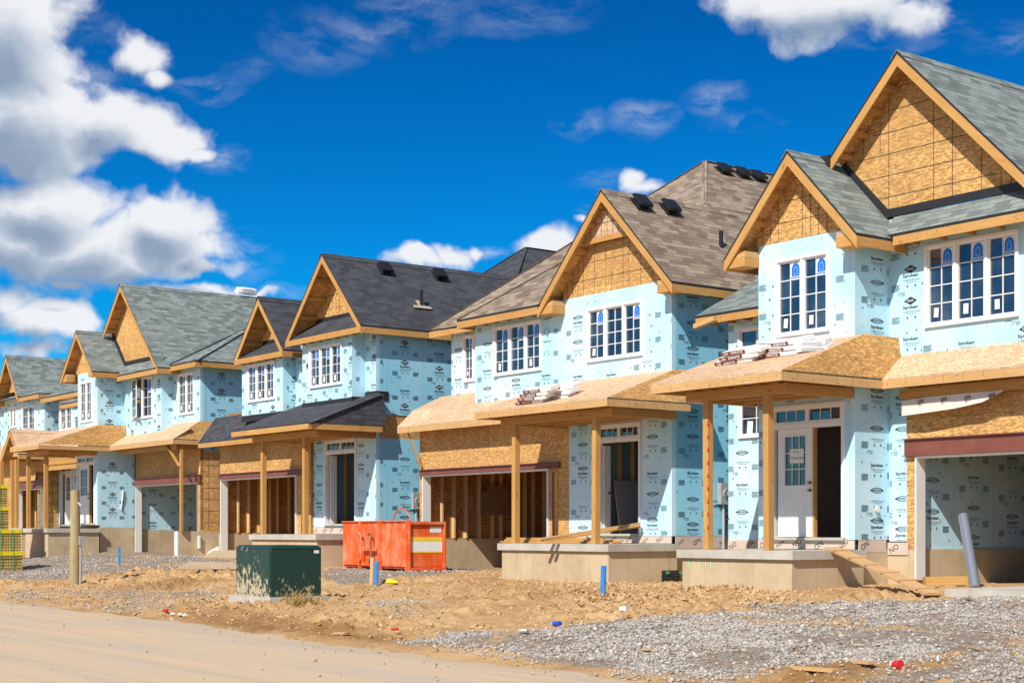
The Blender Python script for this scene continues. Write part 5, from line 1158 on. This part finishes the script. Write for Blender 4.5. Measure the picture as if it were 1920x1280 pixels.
# clods of dry soil
x1, y1 = sample(-46, -8, 10.6, 23, 230000); g = mask(x1, y1, GRAVEL); cl = np.clip(fbm(x1, y1, .55, 3, 31)*3.4-1.2, .10, 1)
ok = rg.random(len(x1)) < (1-np.minimum(g*1.3, 1))*cl*.34*np.clip((y1-edgeY(x1)-.3)/1.5, .03, 1); x1, y1 = x1[ok], y1[ok]
sz = rg.lognormal(-3.6, .6, len(x1)).clip(.012, .10)
scatter('soil_clods', 'dry crumbly clods of tan soil on the bare ground', 'clod', np.stack([x1, y1, zat(x1, y1)], 1), sz, 4, .6, .5, .42)
# ridge of lumpy fill heaped along the porch bases
px = []
for q0, q1, wd in (((930, 1075), (1160, 1096), .35), ((1165, 1096), (1275, 1098), .3), ((1278, 1104), (1480, 1112), .4), ((1160, 1120), (1460, 1122), .5), ((1100, 1110), (1180, 1120), .4)):
    a, b = gpt(*q0), gpt(*q1)
    for k in range(1100): t = rg.random(); p = a.lerp(b, t); px.append((p.x+rg.normal()*wd, p.y+rg.normal()*wd*.7-.15))
px = np.array(px); scatter('soil_clods', 'lumps of tan fill heaped along the porch foundations', 'clod', np.concatenate([px, zat(px[:, 0], px[:, 1])[:, None]], 1), rg.lognormal(-3.25, .55, len(px)).clip(.012, .11), 6, .65, .55, .4)
x1, y1 = sample(-60, -8, 2, 11.6, 2600); ok = (y1 < edgeY(x1)) & (rg.random(len(x1)) < .2+.8*(y1 > edgeY(x1)-1.2)); x1, y1 = x1[ok], y1[ok]
scatter('soil_clods', 'crumbs of dirt tracked onto the pale road', 'clod', np.stack([x1, y1, np.full(len(x1), .012)], 1), rg.lognormal(-3.9, .4, len(x1)).clip(.008, .05), 8, .6, .4)

# ================================================================== loose things
def alongto(P, d, px):
    a = (px-CX)/F; r0 = P.x*s_+P.y*c_; D0 = -P.x*c_+P.y*s_; rd = d.x*s_+d.y*c_; Dd = -d.x*c_+d.y*s_
    return (a*D0-r0)/(rd-a*Dd)
def zpix(P, py): D = -P.x*c_+P.y*s_; return CAMZ+(HZ-py)*D/F
def frame_at(P, dl): dl = Vector(dl).normalized(); return dl
def bin_():
    P = gpt(765, 1071); dl = R(5); L_ = Vector((-math.cos(dl), math.sin(dl), 0)); R_ = Vector((math.sin(dl), math.cos(dl), 0))
    a = alongto(P, L_, 643); b = alongto(P, R_, 834); h = zpix(P, 977)-P.z; z0 = P.z-.03
    T = thing('waste_bin', 'orange steel skip with rusty lift hooks and a yellow and white panel', 'skip', P+(L_*a+R_*b)/2)
    f = sfr(P+L_*a, -L_, Z); g = sfr(P, R_, Z)          # f: long side to the street; g: end with the door
    M = MB(); t = .04
    def q(F_, x0, x1, y0, y1, o0, o1, m='orange_paint', MM=None):
        (MM or M).hexa([F_(x0, y0, o0), F_(x1, y0, o0), F_(x1, y1, o0), F_(x0, y1, o0), F_(x0, y0, o1), F_(x1, y0, o1), F_(x1, y1, o1), F_(x0, y1, o1)], m)
    q(f, .0, a, .12, h, -t, -.002); q(f, 0, a, .12, h, -b, -b+t); q(g, .05, b-.05, .06, .10, -a, 0); q(g, .0, b, .1, h, -a, -a+t)
    q(g, 0, .045, .0, h, -t, .06); q(g, b-.045, b, .0, h, -t, .06); q(g, .045, b-.045, h-.07, h, -t, .06); q(g, .045, b-.045, .02, .10, -t, .06); q(g, .045, b-.045, .1, h-.07, -t, -.015)
    q(f, -.01, a, h, h+.03, -.06, .045)
    q(f, .02, .06, 0, .12, -b, -.01)
    q(f, a*.30, a*.30+.07, 0, h, .0, .10); q(f, a*.60, a*.60+.07, 0, h, .0, .10); q(f, a-.07, a-.001, 0, h, .0, .05)
    q(f, a*.36, a*.60, .40*h, .45*h, .0, .13); q(f, a*.36, a*.60, .12, .2, .0, .13); q(f, a*.36, a*.60, .45*h, .47*h, .0, .09)
    M.build('body', T)
    for k, x in enumerate((a*.335, a*.49)):
        H_ = MB(); pts = [(x-.05, h*.72), (x+.0, h*.78), (x+.09, h*.74), (x+.12, h*.66), (x+.10, h*.55), (x+.10, h*.42), (x+.14, h*.32), (x+.12, h*.22), (x+.02, h*.17), (x-.03, h*.23)]
        H_.tube([f(p_[0], p_[1], .14) for p_ in pts], .03, 'rust' if k else 'orange_paint', 7); H_.build('hook', T)
    D = MB(); q(g, .07, b-.07, .13, h-.1, -.014, -.006, 'orange_paint', D); q(g, .08, b-.075, .39*h, .62*h, -.005, .0, 'faded_white', D); q(g, .08, b-.07, .60*h, .69*h, -.004, .002, 'yellow_paint', D); q(g, .08, b-.075, .375*h, .40*h, -.0045, .001, 'yellow_paint', D); q(g, b*.60, b-.11, .78*h, .89*h, -.005, .0, 'faded_white', D)
    D.build('end_panel', T)
    W = MB(); c0 = P+L_*(a*.36)+R_*(b*.5); W.tube([c0+L_*(.50*math.cos(t_))+Vector((0, 0, h-.05+.40*math.sin(t_))) for t_ in (k*math.pi/14 for k in range(15))], .018, 'orange_paint', 6); W.build('hoop', T)
bin_()
def cabinet():
    P = gpt(509, 1127); L_ = Vector((-1, 0, 0)); R_ = Vector((0, 1, 0)); P = Vector((P.x, P.y, P.z))
    a = alongto(P, L_, 443); b = alongto(P, R_, 602); z0 = zpix(P, 1119); z1 = zpix(P, 1022)
    T = thing('utility_cabinet', 'dark green transformer cabinet splashed with mud beside the road', 'cabinet', (P.x-a/2, P.y+b/2, P.z))
    M = MB(); x0, x1, y0, y1 = P.x-a, P.x, P.y, P.y+b; k = .05
    M.hexa([(x0, y0, z0), (x1, y0, z0), (x1, y1, z0), (x0, y1, z0), (x0, y0, z1-.06), (x1, y0, z1-.06), (x1, y1, z1-.06), (x0, y1, z1-.06)], 'green_paint')
    M.hexa([(x0-.012, y0-.012, z1-.058), (x1+.012, y0-.012, z1-.058), (x1+.012, y1+.012, z1-.058), (x0-.012, y1+.012, z1-.058), (x0+.05, y0+.05, z1), (x1-.05, y0+.05, z1), (x1-.05, y1-.05, z1), (x0+.05, y1-.05, z1)], 'green_paint')
    o = M.build('body', None, loc=(P.x-a/2, P.y+b/2, z0)); o.parent = T; o.location = Vector((0, 0, z0-P.z))
    D = MB(); xs = x0+a*.04
    D.box(x0+.04, x1-.04, y0-.012, y0-.002, z0+.05, z1-.10, 'green_paint'); d = D.build('door', None, loc=(P.x-a/2, P.y+b/2, z0)); d.parent = T; d.location = Vector((0, 0, z0-P.z))
    B = MB(); B.box(x0-.12, x1+.14, y0-.10, y1+.12, P.z-.25, z0-.003, 'slab'); B.build('base', T)
    S_ = MB(); S_.box(x1+.002, x1+.006, y1-.16, y1-.05, z1-.16, z1-.10, 'paper'); S_.build('label_plate', T)
    return P, a, b
cp, ca, cb_ = cabinet()
def straw(px, py, n, w, seed):
    p = gpt(px, py); M = MB(); r = random.Random(seed)
    for k in range(n):
        x, y = p.x+r.gauss(0, w), p.y+r.gauss(0, w*.5); z = float(zat(x, y)[0]); hgt = max(.04, .24-abs(x-p.x)*.45)*r.uniform(.4, 1.2)
        l = r.uniform(.12, .36); an = r.uniform(0, 6.28); q = Vector((x, y, z+hgt*r.random())); d = Vector((math.cos(an)*l, math.sin(an)*l, r.uniform(-.12, .16))); wv = d.cross(Vector((0, .3, 1))).normalized()*.004
        m = q+d*.5+Vector((0, 0, .03)); M.face([q-wv, q+wv, m+wv, m-wv], 'straw'); M.face([m-wv, m+wv, q+d], 'straw')
    o = M.build('straw_tuft'); tag(o, 'tuft of dry straw piled against the green cabinet', 'straw')
straw(562, 1132, 700, .24, 4)
def pole():
    p = gpt(140, 1093); D = -p.x*c_+p.y*s_; h = zpix(p, 920)-p.z; r0 = 9.5*D/F
    T = thing('utility_post', 'short round wooden utility post standing in the dirt at the left', 'post', p)
    M = MB(); n = 18; rr = random.Random(2); rings = []
    for k in range(9):
        t = k/8; rings.append([(p.x+(r0*(1.08-.2*t)+rr.uniform(-.004, .004))*math.cos(a)+.03*math.sin(t*2), p.y+r0*(1.08-.2*t)*math.sin(a), p.z-.2+(h+.2)*t+(0.03*math.cos(a) if k == 8 else 0)) for a in (j*2*math.pi/n for j in range(n))])
    for k in range(8):
        for j in range(n): M.face([rings[k][j], rings[k][(j+1) % n], rings[k+1][(j+1) % n], rings[k+1][j]], 'weathered_post', ((0, 0, 1), (j*.05, 0)))
    M.face(rings[8], 'weathered_post'); M.build('post', T, smooth=True)
    X = p.x+.05; y = p.y+.05
    B = MB(); B.box(X-.02, X+.17, y, y+.16, p.z+1.02, p.z+1.27, 'galvanized'); B.build('junction_box', T)
    B = MB(); B.cyl((X+.07, y+.06, p.z-.1), (X+.07, y+.06, p.z+1.02), .035, 'conduit', 10); B.cyl((X+.0, y+.06, p.z+1.27), (X+.0, y+.06, p.z+h-.55), .025, 'conduit', 10); B.build('conduit', T)
    B = MB(); B.tube([(X, y-.02, p.z+h-.33), (X+.18, y-.02, p.z+h-.33), (X+.30, y-.0, p.z+h-.42)], .028, 'conduit', 8); B.box(X-.02, X+.03, y-.06, y+.02, p.z+h-.55, p.z+h-.28, 'galvanized'); B.build('bracket', T)
pole()
def stake(px, py, ptop, w, m, label, lean=0., bare=False):
    p = gpt(px, py); D = -p.x*c_+p.y*s_; h = (py-ptop)*D/F; ww = w*D/F/.75; T = MB(); q = p-Vector((0, 0, .15)); top = p+Vector((lean, .0, h))
    if bare: T.beam(q, p.lerp(top, .33), ww*.8, .03, 'lumber_grey', up=(0, 1, 0)); T.beam(p.lerp(top, .33), top, ww, .034, m, up=(0, 1, 0))
    else: T.beam(q, top, ww, .035, m, up=(0, 1, 0))
    o = T.build('survey_stake'); tag(o, label, 'stake', 'survey stakes')
stake(223, 1075, 1024, 6, 'blue_paint', 'blue-topped survey stake right of the utility post', .01, True)
stake(705, 1097, 1051, 8, 'blue_paint', 'blue survey stake in front of the orange skip', .03)
stake(696, 1095, 1045, 8, 'plank_brown', 'bare brown survey stake leaning beside the blue one at the skip', .06)
stake(1130, 1110, 1060, 9, 'blue_paint', 'blue survey stake before the middle concrete porch', .03)
def bricks(px, py, ptop, label, back=0., film=True):
    p = gpt(px, py); p = p+Vector((0, back, 0)); D = -p.x*c_+p.y*s_; h = (py-ptop)*D/F; w = 1.15; dp = 1.0; z0 = p.z; return p, w, dp, h
def brick_cube(p, w, dp, z0, z1, label, film=True):
    T = thing('brick_pallet', label, 'bricks', (p.x-w/2, p.y+dp/2, z0), 'cubes of new brick'); x0, x1, y0, y1 = p.x-w, p.x, p.y, p.y+dp
    M = MB(); n = max(3, int((z1-z0)/.085)); r = random.Random(int(abs(p.x)*10)); hh = (z1-z0)/n
    for k in range(n):
        j = r.uniform(-.012, .012); M.box(x0+j, x1+j, y0-abs(j), y1, z0+k*hh+.003, z0+(k+1)*hh, 'brick_pale')
        for F_, a0, a1 in ((fr('F', y0-abs(j)), x0+j, x1+j), (fr('S', x1+j), y0, y1)):
            c = a0+.03
            while c < a1-.08:
                for q in range(3): M.face([F_(c+q*.055, z0+k*hh+hh*.3, .003), F_(c+q*.055+.032, z0+k*hh+hh*.3, .003), F_(c+q*.055+.032, z0+k*hh+hh*.75, .003), F_(c+q*.055, z0+k*hh+hh*.75, .003)], 'hole')
                c += .20
                M.face([F_(c-.026, z0+k*hh, .0031), F_(c-.02, z0+k*hh, .0031), F_(c-.02, z0+(k+1)*hh, .0031), F_(c-.026, z0+(k+1)*hh, .0031)], 'hole')
    M.build('bricks', T)
    if film:
        F2 = MB(); F2.box(x0-.02, x1+.02, y0-.03, y1+.02, z1+.002, z1+.02, 'yellow_film'); F2.box(x0-.02, x1+.02, y0-.035, y0-.025, z1-.10, z1+.0, 'yellow_film'); F2.box(x1+.016, x1+.024, y0-.03, y1+.02, z1-.10, z1+.0, 'yellow_film'); F2.build('plastic_cover', T)
    K = MB()
    for a in (.3, .7): K.box(x0+w*a, x0+w*a+.03, y0-.045, y0-.038, z0, z1, 'strap_green'); K.box(x1+.026, x1+.030, y0+dp*a, y0+dp*a+.03, z0, z1, 'strap_green')
    K.build('strap', T)
p = gpt(-17, 1071); za = zpix(p, 1034); zb = zpix(p, 993)
brick_cube(p, 1.3, 1.0, p.z-.05, za-.02, 'lower cube of tan holed bricks under yellow film at the left edge'); brick_cube(p+Vector((-.10, .03, 0)), 1.3, .95, za+.005, zb, 'upper cube of tan holed bricks with yellow cover at the left edge')
p2 = gpt(-36, 1054); z1, z2 = zpix(p2, 950), zpix(p2, 909); zm = zpix(p2, 1000)
brick_cube(p2, 1.2, 1.0, p2.z-.05, zm-.02, 'bottom brick cube of the taller stack behind the front cubes', True); brick_cube(p2, 1.2, 1.0, zm+.005, z1-.02, 'middle brick cube of the taller stack at the left edge', True); brick_cube(p2+Vector((-.08, .02, 0)), 1.2, .95, z1+.005, z2, 'topmost brick cube of the taller stack at the left edge', True)

# shingle bundles on the porch decks
def bundle(p, d, n, label, group, txt=True, L=.98, W=.33, T_=.075, cat='shingle bundle', band='bag_maroon', sag=.03, seed=0):
    d = Vector(d).normalized(); n = Vector(n).normalized(); v = n.cross(d); p = Vector(p); r = random.Random(seed)
    T = thing('shingle_bundle', label, cat, p, group); M = MB(); K = 8
    def P(a, b, o): t = a/L*2; return p+d*a+v*b+n*(o+sag*(t*t*.8-.4)*0+sag*.35*math.sin(t*3+seed)*(o > .01))
    for k in range(K):
        a0, a1 = -L/2+L*k/K, -L/2+L*(k+1)/K; e0 = .012 if k == 0 else 0; e1 = .012 if k == K-1 else 0
        M.hexa([P(a0, -W/2+e0, .004), P(a1, -W/2+e1, .004), P(a1, W/2-e1, .004), P(a0, W/2-e0, .004), P(a0, -W/2+.01+e0, T_), P(a1, -W/2+.01+e1, T_), P(a1, W/2-.01-e1, T_), P(a0, W/2-.01-e0, T_)], 'bag_white')
    M.build('wrapper', T)
    f = lambda a, b, o=0.: P(a, -W/2-o+.01*b/T_, b+.0)
    B = MB(); s = -L/2+.005
    if txt:
        for k in range(5): a0, a1 = s+k*.12, s+(k+1)*.12; B.face([f(a0, .008, .006), f(a1, .008, .006), f(a1, T_-.006, .006), f(a0, T_-.006, .006)], band)
        TT, asp = text_tris('DAKOTA', .02); stamp(B, f, TT, s+.40, T_*.5, .30, .045/asp, 'paper', .010); TT, asp = text_tris('Cap', .02); stamp(B, f, TT, s+.12, T_*.5, .11, .05/asp, 'paper', .010)
    else: B.face([f(-.2, .01, .006), f(.25, .01, .006), f(.25, T_-.01, .006), f(-.2, T_-.01, .006)], 'conduit')
    B.build('printed_band', T)
nA = Vector((0, -(5.17-4.37), 21.7-19.4)).normalized(); pA = (-19, 19.4, 4.37)
def on_deck(px, py, p0, n): return hit(px, py, p0, n)
gA = 'shingle bundles on the right porch roof'
for k, (px, py, lv, lab) in enumerate(((1386, 678, 0, 'bottom wrapped bundle of the left stack on the right porch roof'), (1397, 677, 1, 'middle wrapped bundle of the left stack on the right porch roof'), (1404, 676, 2, 'top wrapped bundle of the left stack on the right porch roof'), (1466, 665, 0, 'bottom wrapped bundle of the right stack under the two-light window'), (1474, 663, 1, 'middle wrapped bundle of the right stack under the two-light window'), (1484, 660, 2, 'top wrapped bundle of the right stack under the two-light window'))):
    q = on_deck(px, py, pA, nA)+nA*(.004+.082*lv); bundle(q, (1, .015*(k % 3-1), 0), nA, lab, gA, seed=k)
for k, (px, py, lv) in enumerate(((1530, 655, 0), (1527, 654, 1))): bundle(on_deck(px, py, pA, nA)+nA*(.004+.082*lv), (1, .3, 0), nA, ('lower' if lv == 0 else 'upper')+' plain white bundle right of the maroon stacks on the right porch roof', gA, txt=False, L=.6, seed=k+3)
nB = Vector((0, -(5.17-4.40), 23.1-20.75)).normalized(); pB = (-27, 20.75, 4.40); gB = 'shingle bundles on the brown-roofed porch'
for k, (px, py, lv, lab) in enumerate(((1002, 754, 0, 'bottom maroon-printed bundle on the brown-roofed house porch'), (1008, 754, 1, 'second maroon-printed bundle from the bottom on the middle porch'), (1014, 753, 2, 'third maroon-printed bundle from the bottom on the middle porch'), (1022, 752, 3, 'top left maroon-printed bundle on the middle porch'))):
    q = on_deck(px, py, pB, nB)+nB*(.004+.082*lv); bundle(q, (1, .02*(k % 2), 0), nB, lab, gB, seed=k+9)
for k, (px, py, lv) in enumerate(((1042, 746, 0), (1048, 745, 1), (1056, 741, 2))): bundle(on_deck(px, py, pB, nB)+nB*(.004+.082*lv), (1, .16, 0), nB, ('lowest', 'middle', 'topmost')[lv]+' bundle of the right-hand pile on the middle porch roof', gB, txt=lv == 2, seed=k+20)
# the pack on the far ridge, white packs on the left edge roof
q = hit(460, 551, (-55.4, 25, 11.05), (1.0, 0, 1)); n_ = Vector((.35, 0, 1)).normalized()
bundle(q+Vector((-.0, 0, .0)), (0, 1, 0), n_, 'white pack lying over the tall green-grey ridge', 'shingle packs on the far roofs', False, .8, .4, .11, sag=.0); bundle(q+Vector((-.03, .05, .125)), (.16, 1, 0), n_, 'second white pack stacked on the tall green-grey ridge', 'shingle packs on the far roofs', False, .75, .4, .11, seed=2)
for i, px in enumerate((27, 48)):
    for k in range(5):
        q = Vector((xY(px, 23.4), 23.4, 5.44+.14*k)); bundle(q, (1, .0, 0), (0, 0, 1), f"{('lowest','second','third','fourth','top')[k]} white pack of the {('left','right')[i]} pile on the left-edge lean-to roof", 'shingle packs on the far roofs', False, .86, .5, .132, sag=.02, seed=k+i*7)
# lumber on the middle porch
zs = 1.333; gl = 'loose lumber on the middle porch'
def plank(p, q, w, h, m, label, cat='lumber', group=None, name='plank'):
    M = MB(); M.beam(p, q, w, h, m); return tag(M.build(name), label, cat, group)
for k, (y, lv, a0, a1, lab) in enumerate(((21.75, 0, 945, 1150, 'front stud lying flat on the middle porch slab'), (21.87, 0, 950, 1158, 'second stud from the front lying on the middle porch slab'), (22.0, 0, 940, 1160, 'third stud from the front lying on the middle porch slab'), (21.80, 1, 948, 1140, 'upper front stud in the lumber pile on the middle porch'), (21.93, 1, 955, 1165, 'upper rear stud in the lumber pile on the middle porch'), (21.86, 2, 952, 1130, 'topmost level stud in the lumber pile on the middle porch'))):
    plank((xY(a0, y), y, zs+.022+.042*lv), (xY(a1, y), y+.03, zs+.022+.042*lv), .09, .038, LB, lab, group=gl)
for k, (a0, y0, z0, a1, y1, z1, lab) in enumerate(((1009, 20.62, 1.375, 1199, 22.95, 1.72, 'near skewed stud poking past the middle porch edge'), (1022, 20.66, 1.37, 1199, 23.02, 1.69, 'far skewed stud poking past the middle porch edge'), (1012, 20.64, 1.418, 1199, 22.98, 1.765, 'upper skewed stud poking past the middle porch edge'))):
    plank((xY(a0, y0), y0, z0+.02), (xY(a1, y1), y1, z1+.02), .09, .038, LP if k != 1 else LB, lab, group=gl)
# plank ramp with cleats up to the right porch
a = Vector((-18.32, yX(1561, -18.32), 1.31)); b = gpt(1750, 1119); b.z += .05
T = thing('plank_ramp', 'cleated wooden plank ramp leading up to the right porch', 'ramp', b)
M = MB(); d = (b-a); sd_ = d.cross(Z).normalized(); up = sd_.cross(d).normalized(); M.beam(a, b, .30, .04, 'plank_brown', up=up); M.build('board', T)
for k in range(6): q = a+d*(.10+.165*k)+up*.036; M = MB(); M.beam(q-sd_*.17, q+sd_*.17, .06, .032, 'plank_brown', up=up); M.build('cleat', T)
# duct leaning in the garage mouth
p = gpt(1829, 1105); q = hit(1806, 967, (0, p.y+.75, 0), (0, 1, 0)); M = MB(); M.cyl(p+Vector((0, 0, .02)), q, .085, 'duct', 40); tag(M.build('duct_pipe', smooth=True), 'shiny sheet metal duct pipe leaning in the right garage opening', 'pipe')
p = gpt(1728, 1100); q = gpt(1797, 1098); plank(p+Vector((-.1, .2, .10)), q+Vector((.05, .15, .10)), .2, .14, LB, 'short thick timber on the ground at the right garage jamb', 'timber')
M = MB(); p = gpt(1760, 1118); M.box(p.x, -12.5, p.y+.15, 22.55, .2, zpix(p, 1106)+.02, 'slab'); M.build('garage_sill', HA)
# dimpled drainage membrane at the foot of the middle porch
X_ = -24.6-.07+.012; y0, y1 = yX(1241, X_), yX(1276, X_); M = MB(); M.box(X_-.006, X_, y0, y1, .2, zX(1243, 1069, X_), 'membrane'); r_ = zX(1243, 1069, X_)
for i in range(14):
    for j in range(16):
        y = y0+(i+.5)*(y1-y0)/14; z = r_-.06-j*.05
        if z > .25: M.hexa([(X_, y-.016, z-.016), (X_+.014, y-.008, z-.008), (X_+.014, y+.008, z-.008), (X_, y+.016, z-.016), (X_, y-.016, z+.016), (X_+.014, y-.008, z+.008), (X_+.014, y+.008, z+.008), (X_, y+.016, z+.016)], 'membrane')
for k in range(2): M.box(X_+.002, X_+.03, y0+.12+.4*k, y0+.20+.4*k, r_-.08, r_-.02, 'strap_green')
M.build('drainage_membrane', HB)
# spray marks
M = MB(); f = fr('F', 19.82)
for i, px in enumerate((1290, 1300, 1310, 1322, 1332)):
    x = xY(px, 19.82); M.face([f(x, .93+.05*(i % 2), .003), f(x+.02, .93, .003), f(x+.025, 1.08, .003), f(x+.005, 1.08, .003)], 'spray_green')
M.build('spray_mark', HA)
M = MB(); x = xY(1327, 19.9)
for i in range(9): z = 3.55-.24*i; M.face([(x-.02, 19.897, z), (x+.02, 19.897, z+.02), (x+.025, 19.897, z+.09), (x-.0, 19.897, z+.1)], 'red_paint')
M.build('spray_mark', HA)
# sheets of plywood and tarp by the green cabinet
def sheet(px, py, L, W, ang, tilt, m, label, lift=.0, roll=0., name='plywood_sheet'):
    p = gpt(px, py); u = Vector((math.cos(ang), math.sin(ang), roll)).normalized(); v = Vector((-math.sin(ang), math.cos(ang), tilt)).normalized(); n = u.cross(v); M = MB(); p = p+Vector((0, 0, .03+lift))
    M.hexa([p+u*a+v*b+n*o for o in (0, .018) for a, b in ((-L/2, 0), (L/2, 0), (L/2, W), (-L/2+.25, W))], m, (tuple(u), (px*.1, 0))); return tag(M.build(name), label, 'plywood')
sheet(385, 1069, 1.7, .55, .85, .35, 'lumber_grey', 'lower weathered plywood sheet lying on the gravel left of the green cabinet')
sheet(410, 1056, 1.1, .5, .80, .55, 'lumber_grey', 'upper weathered plywood sheet lying across the other left of the green cabinet', .12, .0)
p = gpt(405, 1042); M = MB(); r = random.Random(8); n = 13; G = [[None]*n for _ in range(n)]
for i in range(n):
    for j in range(n):
        a, b = i/(n-1)-.5, j/(n-1)-.5; G[i][j] = (p.x+a*1.9, p.y+.5+b*1.0, p.z+.18+max(0, .30-1.2*(a*a+b*b))*.7+r.uniform(-.05, .05)-(.2 if max(abs(a), abs(b)) > .46 else 0))
for i in range(n-1):
    for j in range(n-1): M.face([G[i][j], G[i+1][j], G[i+1][j+1], G[i][j+1]], 'tarp' if r.random() > .06 else 'red_paint')
tag(M.build('tarp'), 'crumpled white plastic tarp heaped near the garage post', 'tarp')
# litter
def board(px, py, L, W, ang, m, label, t=.03): 
    p = gpt(px, py); M = MB(); d = Vector((math.cos(ang), math.sin(ang), 0)); M.beam(p-d*L/2+Vector((0, 0, t/2+.02)), p+d*L/2+Vector((0, 0, t/2+.025)), W, t, m); tag(M.build('board_offcut'), label, 'board')
board(1525, 1260, .62, .16, .05, LP, 'pale board offcut lying in the damp dirt by the road'); board(1618, 1247, .30, .13, -.15, 'plank_brown', 'short brown board offcut at the gravel edge near the red cup'); board(1170, 1146, .12, .09, .3, 'paper', 'small white block on the lumpy soil', .06)
board(1210, 1222, .18, .05, -.05, 'lumber_pale', 'thin pale offcut lying on the grey gravel', .015); board(640, 1190, .22, .14, .4, 'lumber_pale', 'torn pale cardboard scrap on the damp verge', .02); board(1825, 1218, .30, .03, -.5, 'lumber_grey', 'thin grey sliver lying across the damp wheel track', .02)
board(175, 1092, .5, .07, .3, 'plank_brown', 'dark stick lying right of the utility post', .03); board(1330, 1172, .45, .03, .4, 'lumber_grey', 'weathered lath lying at the gravel top edge', .02); board(38, 1030, .9, .10, .6, LB, 'short stud leaning on the left porch base', .04)
def can(px, py, r, L, ang, m, label, cat='can', m2=None, r2=None):
    p = gpt(px, py); d = Vector((math.cos(ang), math.sin(ang), .05)); M = MB(); q = p+Vector((0, 0, r+.015)); M.cyl(q-d*L/2, q+d*L/2, r, m, 14, r2)
    T = M
    if m2: T.cyl(q-d*(L/2+.006), q-d*(L/2-.012), r*1.06, m2, 14)
    tag(T.build('drink_can' if cat == 'can' else 'paper_cup'), label, cat)
can(1681, 1253, .032, .12, -.1, 'red_paint', 'red paper cup lying on the damp dirt', 'cup', 'paper', .05); can(1044, 1174, .033, .15, .1, 'can_blue', 'blue drink can lying at the gravel edge', 'can', 'silver'); can(982, 1188, .032, .12, .5, 'silver', 'crushed silver can lying in the soil edge', 'can'); can(1760, 1243, .035, .02, .3, 'paper', 'flattened white cup lid at the wheel track', 'cup'); can(311, 1148, .03, .14, .0, 'red_paint', 'red tube offcut at the road edge', 'tube', 'hole'); can(740, 1183, .02, .14, .1, 'red_paint', 'small dull red tube on the damp verge', 'tube')
p = gpt(722, 1093); M = MB(); M.hexa([(p.x+a, p.y+b, p.z+z) for z, a, b in ((.02, 0, 0), (.02, .42, .02), (.02, .42, .10), (.02, 0, .12), (.11, .05, .03), (.07, .38, .04), (.07, .38, .08), (.11, .05, .09))], 'yellow_film'); tag(M.build('plastic_scrap'), 'yellow plastic scrap beside the blue stake near the skip', 'scrap')
p = gpt(335, 1153); r = random.Random(3)
for k in range(3):
    M = MB(); q = p+Vector((.25*k-.2, r.uniform(-.05, .05), 0)); M.hexa([q+Vector(v)*.6 for v in ((-.13, -.05, .01), (.14, -.06, .01), (.12, .06, .01), (-.1, .05, .02), (-.09, -.03, .07), (.10, -.04, .05), (.09, .03, .08), (-.07, .03, .09))], 'wrap'); tag(M.build('paper_scrap'), ('left', 'middle', 'right')[k]+' of three crumpled pale paper scraps at the road edge', 'scrap', 'crumpled paper scraps at the road edge')
